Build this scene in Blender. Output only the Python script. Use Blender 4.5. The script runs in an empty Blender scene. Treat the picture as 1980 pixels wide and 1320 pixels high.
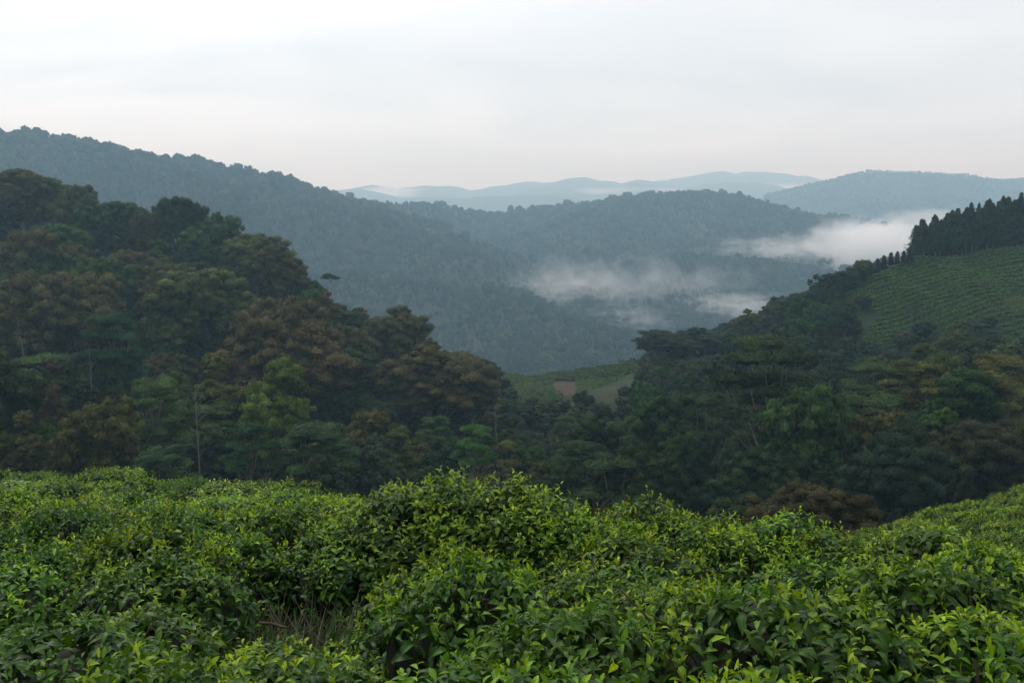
import bpy, math, random
import numpy as np
from mathutils import Vector, Matrix

# ------------------------------------------------------------------ camera, sky, sun, exposure
scene = bpy.context.scene
COL = scene.collection
FPX = 1925.0                      # focal length in photo pixels (35 mm lens, 1980 px wide)
PITCH = math.atan(260.0 / FPX)    # camera looks a little down, horizon near row 400
cam_d = bpy.data.cameras.new('camera')
cam_d.sensor_width = 36.0
cam_d.lens = 36.0 * FPX / 1980.0
cam_d.clip_start = 0.05
cam_d.clip_end = 40000.0
cam = bpy.data.objects.new('camera', cam_d)
COL.objects.link(cam)
cam.location = (0, 0, 0)
cam.rotation_euler = (math.pi / 2 - PITCH, 0, 0)
scene.camera = cam

SUN_AZ, SUN_EL = math.radians(-38), math.radians(50)
SUN_DIR = Vector((math.sin(SUN_AZ) * math.cos(SUN_EL), math.cos(SUN_AZ) * math.cos(SUN_EL), math.sin(SUN_EL)))
sun_d = bpy.data.lights.new('sun', 'SUN')
sun_d.energy = 1.4
sun_d.angle = math.radians(20)
sun_d.color = (1.0, 0.96, 0.9)
sun = bpy.data.objects.new('sun', sun_d)
COL.objects.link(sun)
sun.rotation_euler = SUN_DIR.to_track_quat('Z', 'Y').to_euler()

world = bpy.data.worlds.new('World')
scene.world = world
world.use_nodes = True
wn, wl = world.node_tree.nodes, world.node_tree.links
wn.clear()


def N(nodes, t, **kw):
    n = nodes.new(t)
    for k, v in kw.items():
        setattr(n, k, v)
    return n


def build_world():
    out = N(wn, 'ShaderNodeOutputWorld')
    bg = N(wn, 'ShaderNodeBackground')
    bg.inputs['Strength'].default_value = 0.1
    wl.new(bg.outputs[0], out.inputs[0])
    sky = N(wn, 'ShaderNodeTexSky', sky_type='NISHITA')
    sky.sun_disc = False
    sky.sun_elevation = SUN_EL
    sky.sun_rotation = SUN_AZ
    tc = N(wn, 'ShaderNodeTexCoord')
    sep = N(wn, 'ShaderNodeSeparateXYZ')
    wl.new(tc.outputs['Generated'], sep.inputs[0])
    # cloud layer: direction projected on a flat deck overhead
    zz = N(wn, 'ShaderNodeMath', operation='MAXIMUM'); zz.inputs[1].default_value = 0.0
    wl.new(sep.outputs[2], zz.inputs[0])
    za = N(wn, 'ShaderNodeMath', operation='ADD'); za.inputs[1].default_value = 0.16
    wl.new(zz.outputs[0], za.inputs[0])
    dx = N(wn, 'ShaderNodeMath', operation='DIVIDE'); dy = N(wn, 'ShaderNodeMath', operation='DIVIDE')
    wl.new(sep.outputs[0], dx.inputs[0]); wl.new(za.outputs[0], dx.inputs[1])
    wl.new(sep.outputs[1], dy.inputs[0]); wl.new(za.outputs[0], dy.inputs[1])
    cmb = N(wn, 'ShaderNodeCombineXYZ')
    wl.new(dx.outputs[0], cmb.inputs[0]); wl.new(dy.outputs[0], cmb.inputs[1])
    mp = N(wn, 'ShaderNodeMapping')
    mp.inputs['Scale'].default_value = (0.8, 0.95, 1)
    mp.inputs['Rotation'].default_value = (0, 0, math.radians(-14))
    mp.inputs['Location'].default_value = (3.1, 7.4, 0)
    wl.new(cmb.outputs[0], mp.inputs[0])
    n1 = N(wn, 'ShaderNodeTexNoise'); n1.inputs['Scale'].default_value = 1.1
    n1.inputs['Detail'].default_value = 7; n1.inputs['Roughness'].default_value = 0.52; n1.inputs['Distortion'].default_value = 0.5
    wl.new(mp.outputs[0], n1.inputs['Vector'])
    ramp = N(wn, 'ShaderNodeValToRGB')
    ramp.color_ramp.elements[0].position = 0.34; ramp.color_ramp.elements[0].color = (8.4, 9.15, 9.85, 1)
    ramp.color_ramp.elements[1].position = 0.68; ramp.color_ramp.elements[1].color = (10.4, 10.9, 11.4, 1)
    wl.new(n1.outputs[0], ramp.inputs[0])
    # soft glow of the veiled sun
    vd = N(wn, 'ShaderNodeVectorMath', operation='DOT_PRODUCT')
    vd.inputs[1].default_value = SUN_DIR
    wl.new(tc.outputs['Generated'], vd.inputs[0])
    mr = N(wn, 'ShaderNodeMapRange'); mr.inputs[1].default_value = 0.45; mr.inputs[2].default_value = 1.0
    mr.inputs[3].default_value = 1.0; mr.inputs[4].default_value = 1.3; mr.interpolation_type = 'SMOOTHSTEP'
    wl.new(vd.outputs['Value'], mr.inputs[0])
    vs = N(wn, 'ShaderNodeVectorMath', operation='SCALE')
    wl.new(ramp.outputs[0], vs.inputs[0]); wl.new(mr.outputs[0], vs.inputs['Scale'])
    mix = N(wn, 'ShaderNodeMix', data_type='RGBA'); mix.inputs[0].default_value = 0.93
    wl.new(sky.outputs[0], mix.inputs[6]); wl.new(vs.outputs[0], mix.inputs[7])
    # below the horizon: dark land, as everywhere in these hills
    gm = N(wn, 'ShaderNodeMapRange'); gm.inputs[1].default_value = -0.10; gm.inputs[2].default_value = -0.03
    wl.new(sep.outputs[2], gm.inputs[0])
    mg = N(wn, 'ShaderNodeMix', data_type='RGBA'); mg.inputs[6].default_value = (0.35, 0.42, 0.35, 1)
    wl.new(gm.outputs[0], mg.inputs[0]); wl.new(mix.outputs[2], mg.inputs[7])
    wl.new(mg.outputs[2], bg.inputs[0])


build_world()
vs_ = scene.view_settings
vs_.view_transform = 'Standard'
vs_.look = 'None'
vs_.exposure = 0.0
vs_.gamma = 1.0
vs_.use_curve_mapping = False
cy = scene.cycles
cy.use_denoising = True
cy.max_bounces = 8
cy.diffuse_bounces = 1
cy.glossy_bounces = 2
cy.transmission_bounces = 3
cy.transparent_max_bounces = 4
cy.volume_bounces = 5
cy.volume_max_steps = 256
cy.use_adaptive_sampling = True
cy.adaptive_threshold = 0.005
cy.denoiser = 'OPENIMAGEDENOISE'
cy.denoising_prefilter = 'ACCURATE'
cy.denoising_input_passes = 'RGB_ALBEDO_NORMAL'
cy.caustics_reflective = False
cy.caustics_refractive = False

RNG = np.random.default_rng(11)
random.seed(5)
CT, ST = math.cos(PITCH), math.sin(PITCH)


def pix(u, v, d):
    """world point at ground distance d (along Y) seen at photo pixel (u, v)"""
    s, t = (u - 990.0) / FPX, (660.0 - v) / FPX
    dy, dz = CT + t * ST, -ST + t * CT
    return np.array((s * d / dy, d, dz * d / dy))


def proj(x, y, z):
    fwd = y * CT - z * ST
    up = y * ST + z * CT
    fwd = np.maximum(fwd, 1e-3)
    return 990 + FPX * x / fwd, 660 - FPX * up / fwd


# ------------------------------------------------------------------ helpers
def _hash(ix, iy, seed):
    h = (ix.astype(np.int64) * 374761393 + iy.astype(np.int64) * 668265263 + seed * 982451653) & 0xFFFFFFFF
    h = ((h ^ (h >> 13)) * 1274126177) & 0xFFFFFFFF
    h = h ^ (h >> 16)
    return (h & 0xFFFFFF) / float(0xFFFFFF)


def vnoise(x, y, seed=0):
    ix, iy = np.floor(x), np.floor(y)
    fx, fy = x - ix, y - iy
    fx, fy = fx * fx * (3 - 2 * fx), fy * fy * (3 - 2 * fy)
    a, b = _hash(ix, iy, seed), _hash(ix + 1, iy, seed)
    c, d = _hash(ix, iy + 1, seed), _hash(ix + 1, iy + 1, seed)
    return (a + (b - a) * fx) * (1 - fy) + (c + (d - c) * fx) * fy - 0.5


def fbm(x, y, seed=0, octv=4, gain=0.5):
    s, a = 0, 1.0
    for k in range(octv):
        s = s + a * vnoise(x * 2 ** k, y * 2 ** k, seed + k * 17)
        a *= gain
    return s * 2


def mesh_np(name, V, F, smooth=False, mats=(), fattr=None, uv=None):
    """V (n,3); F list of (m,k) arrays; fattr {name: per-face floats}; uv (loops,2)"""
    me = bpy.data.meshes.new(name)
    V = np.asarray(V, np.float32)
    F = [np.asarray(f, np.int32) for f in F if len(f)]
    nl = sum(f.size for f in F)
    nf = sum(len(f) for f in F)
    me.vertices.add(len(V)); me.vertices.foreach_set('co', V.ravel())
    me.loops.add(nl); me.loops.foreach_set('vertex_index', np.concatenate([f.ravel() for f in F]))
    me.polygons.add(nf)
    tot = np.concatenate([np.full(len(f), f.shape[1], np.int32) for f in F])
    st = np.concatenate([[0], np.cumsum(tot)[:-1]]).astype(np.int32)
    me.polygons.foreach_set('loop_start', st)
    me.polygons.foreach_set('loop_total', tot)
    if smooth:
        me.polygons.foreach_set('use_smooth', np.ones(nf, bool))
    for m in mats:
        me.materials.append(m)
    if fattr:
        for k, a in fattr.items():
            at = me.attributes.new(k, 'FLOAT', 'FACE')
            at.data.foreach_set('value', np.asarray(a, np.float32))
    if uv is not None:
        ul = me.uv_layers.new(name='UVMap')
        ul.data.foreach_set('uv', np.asarray(uv, np.float32).ravel())
    me.update(calc_edges=True)
    me.validate()
    return me


def link(o, parent=None):
    COL.objects.link(o)
    if parent is not None:
        o.parent = parent
    return o


def obj(name, me, parent=None, color=None):
    o = bpy.data.objects.new(name, me)
    if color is not None:
        o.color = (*color, 1)
    return link(o, parent)


def tag(o, label=None, cat=None, group=None, kind=None):
    if label: o['label'] = label
    if cat: o['category'] = cat
    if group: o['group'] = group
    if kind: o['kind'] = kind
    return o


def empty(name, loc, rz=0.0, scale=(1, 1, 1)):
    o = bpy.data.objects.new(name, None)
    o.empty_display_size = 0.2
    o.location = loc
    o.rotation_euler = (0, 0, rz)
    o.scale = scale
    return link(o)


def unit(v):
    return v / np.maximum(np.linalg.norm(v, axis=-1, keepdims=True), 1e-9)


# ------------------------------------------------------------------ materials
def new_mat(name):
    m = bpy.data.materials.new(name)
    m.use_nodes = True
    nt = m.node_tree
    nt.nodes.clear()
    return m, nt.nodes, nt.links


def mulc(ns, ls, a, b):
    """colour a times scalar/colour b"""
    n = N(ns, 'ShaderNodeVectorMath', operation='MULTIPLY')
    ls.new(a, n.inputs[0]); ls.new(b, n.inputs[1])
    return n.outputs[0]


def maprange(ns, ls, src, lo, hi, a=0.0, b=1.0):
    n = N(ns, 'ShaderNodeMapRange')
    n.inputs[1].default_value = a; n.inputs[2].default_value = b
    n.inputs[3].default_value = lo; n.inputs[4].default_value = hi
    ls.new(src, n.inputs[0])
    return n.outputs[0]


def noise_out(ns, ls, scale, detail=3, coord='Object', vec=None):
    t = N(ns, 'ShaderNodeTexNoise')
    t.inputs['Scale'].default_value = scale
    t.inputs['Detail'].default_value = detail
    if vec is None:
        tc = N(ns, 'ShaderNodeTexCoord'); vec = tc.outputs[coord]
    ls.new(vec, t.inputs['Vector'])
    return t.outputs[0]


def foliage_mat(name, ramp=None, transl=0.22, rough=0.7, spec=0.08, clump=0.35):
    """crown foliage; colour from the object colour, or from a ramp over the instance's random number"""
    m, ns, ls = new_mat(name)
    oi = N(ns, 'ShaderNodeObjectInfo')
    if ramp is None:
        base = oi.outputs['Color']
    else:
        r = N(ns, 'ShaderNodeValToRGB')
        els = r.color_ramp.elements
        while len(els) < len(ramp):
            els.new(0.5)
        for e, (p, c) in zip(els, ramp):
            e.position = p; e.color = (*c, 1)
        ls.new(oi.outputs['Random'], r.inputs[0])
        base = r.outputs[0]
    at = N(ns, 'ShaderNodeAttribute', attribute_name='rnd')
    k1 = maprange(ns, ls, at.outputs['Fac'], 0.55, 1.5)
    k2 = maprange(ns, ls, noise_out(ns, ls, clump, 2), 0.55, 1.45, 0.3, 0.7)
    c = mulc(ns, ls, mulc(ns, ls, base, k1), k2)
    p = N(ns, 'ShaderNodeBsdfPrincipled')
    p.inputs['Roughness'].default_value = rough
    p.inputs['Specular IOR Level'].default_value = spec
    ls.new(c, p.inputs['Base Color'])
    tr = N(ns, 'ShaderNodeBsdfTranslucent')
    ls.new(c, tr.inputs['Color'])
    mx = N(ns, 'ShaderNodeMixShader'); mx.inputs[0].default_value = transl
    ls.new(p.outputs[0], mx.inputs[1]); ls.new(tr.outputs[0], mx.inputs[2])
    o = N(ns, 'ShaderNodeOutputMaterial')
    ls.new(mx.outputs[0], o.inputs[0])
    return m


def plain_mat(name, c0, c1, scale=6.0, rough=0.85, bump=0.0, coord='Object', detail=5):
    m, ns, ls = new_mat(name)
    f = noise_out(ns, ls, scale, detail, coord)
    r = N(ns, 'ShaderNodeValToRGB')
    r.color_ramp.elements[0].position = 0.32; r.color_ramp.elements[0].color = (*c0, 1)
    r.color_ramp.elements[1].position = 0.7; r.color_ramp.elements[1].color = (*c1, 1)
    ls.new(f, r.inputs[0])
    p = N(ns, 'ShaderNodeBsdfPrincipled')
    p.inputs['Roughness'].default_value = rough
    p.inputs['Specular IOR Level'].default_value = 0.2
    ls.new(r.outputs[0], p.inputs['Base Color'])
    if bump:
        b = N(ns, 'ShaderNodeBump'); b.inputs['Strength'].default_value = bump
        ls.new(f, b.inputs['Height']); ls.new(b.outputs[0], p.inputs['Normal'])
    o = N(ns, 'ShaderNodeOutputMaterial')
    ls.new(p.outputs[0], o.inputs[0])
    return m


def tea_leaf_mat():
    m, ns, ls = new_mat('tea_leaf')
    at = N(ns, 'ShaderNodeAttribute', attribute_name='age')
    r = N(ns, 'ShaderNodeValToRGB')
    els = r.color_ramp.elements
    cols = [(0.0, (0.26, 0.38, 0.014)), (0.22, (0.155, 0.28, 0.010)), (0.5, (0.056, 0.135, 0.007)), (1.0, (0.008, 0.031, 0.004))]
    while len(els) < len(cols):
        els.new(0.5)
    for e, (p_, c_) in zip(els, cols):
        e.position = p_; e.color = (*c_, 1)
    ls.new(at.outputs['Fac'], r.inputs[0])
    oi = N(ns, 'ShaderNodeObjectInfo')
    a2 = N(ns, 'ShaderNodeAttribute', attribute_name='rnd')
    k = maprange(ns, ls, a2.outputs['Fac'], 0.7, 1.3)
    c = mulc(ns, ls, mulc(ns, ls, r.outputs[0], oi.outputs['Color']), k)
    # pale midrib and blotches
    uv = N(ns, 'ShaderNodeUVMap')
    sp = N(ns, 'ShaderNodeSeparateXYZ'); ls.new(uv.outputs[0], sp.inputs[0])
    ab = N(ns, 'ShaderNodeMath', operation='ABSOLUTE')
    sb = N(ns, 'ShaderNodeMath', operation='SUBTRACT'); sb.inputs[1].default_value = 0.5
    ls.new(sp.outputs[0], sb.inputs[0]); ls.new(sb.outputs[0], ab.inputs[0])
    rib = maprange(ns, ls, ab.outputs[0], 1.45, 1.0, 0.02, 0.07)
    c = mulc(ns, ls, c, rib)
    c = mulc(ns, ls, c, maprange(ns, ls, noise_out(ns, ls, 28, 2), 0.75, 1.25, 0.3, 0.7))
    p = N(ns, 'ShaderNodeBsdfPrincipled')
    p.inputs['Roughness'].default_value = 0.30
    p.inputs['Specular IOR Level'].default_value = 0.24
    ls.new(c, p.inputs['Base Color'])
    # side veins as fine relief
    wv = N(ns, 'ShaderNodeTexWave', wave_type='BANDS', bands_direction='Y'); wv.inputs['Scale'].default_value = 2.6
    mp = N(ns, 'ShaderNodeCombineXYZ')
    ad = N(ns, 'ShaderNodeMath', operation='SUBTRACT')
    ls.new(sp.outputs[1], ad.inputs[0]); ls.new(ab.outputs[0], ad.inputs[1])
    ls.new(ad.outputs[0], mp.inputs[1]); ls.new(mp.outputs[0], wv.inputs['Vector'])
    bp = N(ns, 'ShaderNodeBump'); bp.inputs['Strength'].default_value = 0.25; bp.inputs['Distance'].default_value = 0.002
    ls.new(wv.outputs['Fac'], bp.inputs['Height']); ls.new(bp.outputs[0], p.inputs['Normal'])
    tr = N(ns, 'ShaderNodeBsdfTranslucent')
    tc_ = N(ns, 'ShaderNodeVectorMath', operation='MULTIPLY'); tc_.inputs[1].default_value = (1.25, 1.1, 0.7)
    ls.new(c, tc_.inputs[0]); ls.new(tc_.outputs[0], tr.inputs['Color'])
    mx = N(ns, 'ShaderNodeMixShader'); mx.inputs[0].default_value = 0.33
    ls.new(p.outputs[0], mx.inputs[1]); ls.new(tr.outputs[0], mx.inputs[2])
    o = N(ns, 'ShaderNodeOutputMaterial'); ls.new(mx.outputs[0], o.inputs[0])
    return m


def ground_mat():
    m, ns, ls = new_mat('ground_soil_and_litter')
    f = noise_out(ns, ls, 0.35, 6)
    r = N(ns, 'ShaderNodeValToRGB')
    r.color_ramp.elements[0].position = 0.32; r.color_ramp.elements[0].color = (0.018, 0.022, 0.010, 1)
    r.color_ramp.elements[1].position = 0.7; r.color_ramp.elements[1].color = (0.045, 0.042, 0.022, 1)
    ls.new(f, r.inputs[0])
    r2 = N(ns, 'ShaderNodeValToRGB')
    r2.color_ramp.elements[0].position = 0.3; r2.color_ramp.elements[0].color = (0.036, 0.019, 0.013, 1)
    r2.color_ramp.elements[1].position = 0.7; r2.color_ramp.elements[1].color = (0.070, 0.037, 0.025, 1)
    ls.new(f, r2.inputs[0])
    r3 = N(ns, 'ShaderNodeValToRGB')
    r3.color_ramp.elements[0].position = 0.3; r3.color_ramp.elements[0].color = (0.012, 0.025, 0.006, 1)
    r3.color_ramp.elements[1].position = 0.7; r3.color_ramp.elements[1].color = (0.026, 0.048, 0.011, 1)
    ls.new(f, r3.inputs[0])
    ag = N(ns, 'ShaderNodeAttribute', attribute_name='grass')
    m0 = N(ns, 'ShaderNodeMix', data_type='RGBA')
    ls.new(ag.outputs['Fac'], m0.inputs[0]); ls.new(r.outputs[0], m0.inputs[6]); ls.new(r3.outputs[0], m0.inputs[7])
    at = N(ns, 'ShaderNodeAttribute', attribute_name='soil')
    mx = N(ns, 'ShaderNodeMix', data_type='RGBA')
    ls.new(at.outputs['Fac'], mx.inputs[0]); ls.new(m0.outputs[2], mx.inputs[6]); ls.new(r2.outputs[0], mx.inputs[7])
    p = N(ns, 'ShaderNodeBsdfPrincipled'); p.inputs['Roughness'].default_value = 0.95; p.inputs['Specular IOR Level'].default_value = 0.2
    ls.new(mx.outputs[2], p.inputs['Base Color'])
    b = N(ns, 'ShaderNodeBump'); b.inputs['Strength'].default_value = 0.3
    ls.new(f, b.inputs['Height']); ls.new(b.outputs[0], p.inputs['Normal'])
    o = N(ns, 'ShaderNodeOutputMaterial'); ls.new(p.outputs[0], o.inputs[0])
    return m


M_CROWN = foliage_mat('tree_foliage')
M_FAR = foliage_mat('far_forest_foliage', ramp=[(0.0, (0.014, 0.026, 0.010)), (0.35, (0.024, 0.038, 0.012)), (0.62, (0.036, 0.038, 0.015)),
                                                (0.85, (0.042, 0.050, 0.015)), (0.97, (0.08, 0.08, 0.02))], transl=0.1)
M_BARK = plain_mat('bark', (0.10, 0.085, 0.065), (0.22, 0.19, 0.15), 3.0, 0.9, 0.4)
M_PALE = plain_mat('bare_wood', (0.10, 0.09, 0.075), (0.20, 0.18, 0.15), 3.0, 0.9, 0.4)
M_TWIG = plain_mat('twig_bark', (0.035, 0.026, 0.016), (0.085, 0.065, 0.04), 30.0, 0.9, 0.3)
M_GROUND = ground_mat()
M_SOIL = plain_mat('red_soil', (0.11, 0.055, 0.038), (0.17, 0.085, 0.058), 0.5, 0.95, 0.3)
M_TEA = tea_leaf_mat()
M_TEAFAR = foliage_mat('tea_foliage', transl=0.25, rough=0.5, spec=0.15, clump=1.2)
M_SHADE_CORE = plain_mat('leaf_gap_shade', (0.008, 0.010, 0.005), (0.018, 0.017, 0.009), 14.0, 0.95)  # near-black core colour: the shade of the leaf gaps put into colour

# ------------------------------------------------------------------ terrain
def in_poly(u, v, poly):
    inside = False
    n = len(poly)
    for i in range(n):
        (x1, y1), (x2, y2) = poly[i], poly[(i + 1) % n]
        if (y1 > v) != (y2 > v) and u < (x2 - x1) * (v - y1) / (y2 - y1) + x1:
            inside = not inside
    return inside


TEA_FIELD = [(1632, 572), (1700, 530), (1780, 488), (2100, 470), (2100, 655), (1990, 660), (1900, 640), (1830, 650), (1770, 665), (1700, 700), (1640, 700), (1692, 610)]
PLOUGH = [(1068, 742), (1080, 734), (1098, 738), (1110, 736), (1118, 752), (1112, 766), (1096, 772), (1086, 764), (1072, 758)]
SADDLE_FIELD = [(960, 738), (985, 715), (1230, 690), (1240, 770), (1160, 795), (1060, 800), (1000, 785)]

def lst(*rows):
    return [pix(*r) for r in rows]


R_LEFT = lst((-900, 300, 340), (-400, 385, 330), (0, 455, 310), (200, 520, 300), (400, 560, 290), (540, 640, 272), (690, 735, 250), (820, 800, 235), (910, 850, 215))
R_SADDLE = lst((850, 800, 330), (960, 762, 335), (1040, 748, 335), (1110, 738, 333), (1220, 722, 328))
R_RIGHT = lst((1220, 722, 328), (1300, 712, 322), (1440, 668, 312), (1560, 612, 304), (1640, 566, 300), (1700, 530, 303), (1780, 492, 310), (1980, 480, 320), (2500, 440, 335), (3200, 400, 340))
R_A = lst((-1200, 130, 1395), (-300, 200, 1442), (0, 272, 1472), (70, 270, 1488), (160, 292, 1519), (260, 322, 1566), (370, 320, 1628), (440, 350, 1690), (500, 365, 1752), (560, 384, 1814),
          (640, 394, 1938), (720, 402, 2046), (850, 402, 2216), (890, 418, 2294), (960, 426, 2402))
R_B = lst((560, 470, 1550), (640, 500, 1457), (760, 545, 1333), (900, 578, 1240), (970, 594, 1178), (1060, 625, 1116), (1150, 660, 1070), (1250, 688, 1023), (1360, 720, 976))
R_C = lst((860, 424, 2268), (960, 420, 2268), (1040, 408, 2327), (1110, 412, 2387), (1180, 408, 2268), (1240, 388, 2208), (1300, 387, 2208), (1400, 385, 2208), (1450, 404, 2208),
          (1510, 424, 2208), (1555, 421, 2208), (1600, 430, 2244), (1680, 446, 2268), (1760, 475, 2268))
R_D = lst((1080, 580, 1589), (1160, 548, 1601), (1250, 520, 1614), (1330, 512, 1601), (1450, 522, 1576), (1580, 534, 1525), (1700, 560, 1461))
R_F = lst((1520, 450, 3906), (1580, 415, 4018), (1615, 380, 4073), (1650, 352, 4129), (1695, 334, 4129), (1760, 335, 4185), (1850, 339, 4241), (1900, 347, 4297), (1980, 344, 4352), (2400, 318, 4464), (3200, 318, 4464))
R_E1 = lst((400, 392, 6885), (560, 377, 6885), (620, 369, 6885), (680, 374, 6885), (720, 359, 7000), (760, 366, 7115), (820, 361, 7229), (870, 363, 7344), (910, 371, 7344), (960, 362, 7344),
           (1010, 354, 7459), (1060, 352, 7459), (1110, 341, 7459), (1150, 350, 7459), (1200, 351, 7459), (1240, 344, 7459), (1290, 352, 7459), (1340, 362, 7459), (1420, 380, 7459))
R_E2 = lst((1200, 362, 8230), (1290, 349, 8230), (1370, 333, 8230), (1440, 333, 8230), (1520, 338, 8230), (1600, 346, 8230), (1660, 344, 8230), (1800, 352, 8230), (2400, 350, 8230))
R_E3 = lst((1180, 395, 6300), (1300, 374, 6300), (1370, 361, 6300), (1430, 366, 6300), (1500, 386, 6300), (1560, 405, 6300), (1640, 425, 6300))
R_E4 = lst((590, 385, 6216), (650, 378, 6216), (690, 366, 6216), (720, 372, 6216), (770, 386, 6216), (850, 392, 6216), (960, 398, 6216))
R_E5 = lst((520, 400, 5625), (640, 390, 5625), (740, 385, 5625), (830, 378, 5625), (900, 384, 5625), (990, 380, 5625), (1060, 372, 5625), (1140, 378, 5625), (1210, 370, 5625), (1290, 382, 5625), (1400, 398, 5625))
R_E6 = lst((1000, 372, 6625), (1080, 362, 6625), (1150, 366, 6625), (1220, 358, 6625), (1300, 365, 6625), (1420, 352, 6625), (1480, 356, 6625), (1560, 368, 6625), (1650, 380, 6625))
R_E0 = lst((-2500, 380, 7735), (-800, 372, 7735), (400, 392, 7735))


def ridge(x, y, pts, near, far, r0=6.0, rough=0.0, wl=200.0, seed=0, kmin=0.12):
    out = np.full(x.shape, -1e4)
    dist = np.full(x.shape, 1e9)
    for A, B in zip(pts[:-1], pts[1:]):
        ex, ey = B[0] - A[0], B[1] - A[1]
        L2 = ex * ex + ey * ey
        t = np.clip(((x - A[0]) * ex + (y - A[1]) * ey) / L2, 0, 1)
        cx, cyy = A[0] + t * ex, A[1] + t * ey
        d = np.hypot(x - cx, y - cyy)
        zc = A[2] + t * (B[2] - A[2])
        isn = ex * (y - A[1]) - ey * (x - A[0]) < 0
        dd = d * d / (d + r0)
        z = zc - np.where(isn, near(dd), far(dd))
        out = np.maximum(out, z)
        dist = np.minimum(dist, d)
    if rough:
        # spurs and gullies that fade out towards the crest
        k = np.clip(dist / (wl * 1.1), kmin, 1)
        f = fbm(x / wl, y / wl, seed, 4)
        out = out + rough * k * (1.0 - 2.2 * np.abs(f)) * 0.9 + rough * 0.25 * k * fbm(x / wl * 3, y / wl * 3, seed + 5, 2)
    return out


def smax(a, b, k):
    h = np.clip(0.5 + 0.5 * (a - b) / k, 0, 1)
    return b + (a - b) * h + k * h * (1 - h)


def lin(s):
    return lambda d: s * d


def bent(s0, d0, s1):
    return lambda d: np.where(d < d0, s0 * d, s0 * d0 + s1 * (d - d0))


EDGE_X = np.array([-40, -9, -5, -2.5, -1, 0.2, 1.2, 2.5, 4, 6, 12, 40.])
EDGE_Y = np.array([16, 15.5, 13.6, 11.2, 8.6, 6.6, 5.7, 5.4, 5.3, 5.6, 7, 9.])


def near_hill(x, y):
    z = -1.40 - 0.228 * np.maximum(y, 2.1) + 0.12 * np.maximum(-y - 3, 0)
    s = np.maximum(y - np.interp(x, EDGE_X, EDGE_Y), 0)
    return z - 0.50 * s * s / (s + 1.8) + 0.03 * fbm(x * 0.7, y * 0.7, 5, 2)


def tea_spur(x, y):
    z = -4.85 + 0.29 * np.minimum(x, 45) - 0.29 * y
    s = np.maximum(y - 26 - 0.35 * np.maximum(x - 13, 0), 0)
    return z - 0.5 * s * s / (s + 2.5) + 0.10 * fbm(x * 0.25, y * 0.25, 8, 2)


def H(x, y):
    x = np.asarray(x, float); y = np.asarray(y, float)
    r = np.hypot(x, y)
    floor = -47 - 0.15 * np.clip(y - 140, 0, 130) + 0.10 * np.clip(np.abs(x) - 25, 0, 120)
    floor = np.where(y > 270, floor, floor)
    drop = np.clip((r - 345) / 300, 0, 1)
    floor = floor * (1 - drop) + (-245 - 0.008 * np.clip(r - 1500, 0, 9000)) * drop
    z = smax(near_hill(x, y), tea_spur(x, y), 0.4)
    z = smax(z, floor, 4.0)
    z = smax(z, ridge(x, y, R_LEFT, bent(0.34, 120, 0.12), lin(0.85)), 4.0)
    z = smax(z, ridge(x, y, R_SADDLE, lin(0.30), lin(0.40), 4), 2.0)
    z = smax(z, ridge(x, y, R_RIGHT, bent(0.50, 58, 0.10), lin(0.5), 3), 2.0)
    g = np.clip((r - 60) / 60, 0, 1) * np.clip((430 - r) / 100, 0, 1)
    z = z + 1.6 * g * fbm(x / 28, y / 28, 3, 3)
    zm = np.maximum.reduce([ridge(x, y, R_A, lin(0.36), lin(0.3), 40, 26, 260, 21), ridge(x, y, R_B, lin(0.30), lin(0.36), 30, 14, 180, 22)])
    zc = np.maximum(ridge(x, y, R_C, lin(0.30), lin(0.3), 60, 24, 300, 23), ridge(x, y, R_D, lin(0.30), lin(0.22), 40, 16, 220, 24))
    zm = smax(zm, zc, 10.0)
    zf = np.maximum.reduce([ridge(x, y, R_F, lin(0.33), lin(0.3), 60, 45, 420, 31)] +
                           [ridge(x, y, q, lin(0.25), lin(0.25), 50, 45, 430, 32 + i, 0.3) for i, q in enumerate((R_E1, R_E2, R_E3, R_E4, R_E0, R_E5, R_E6))])
    zf = zf + 5 * fbm(x / 90, y / 90, 39, 3)
    return smax(smax(z, zm, 6.0), zf, 10.0)


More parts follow.
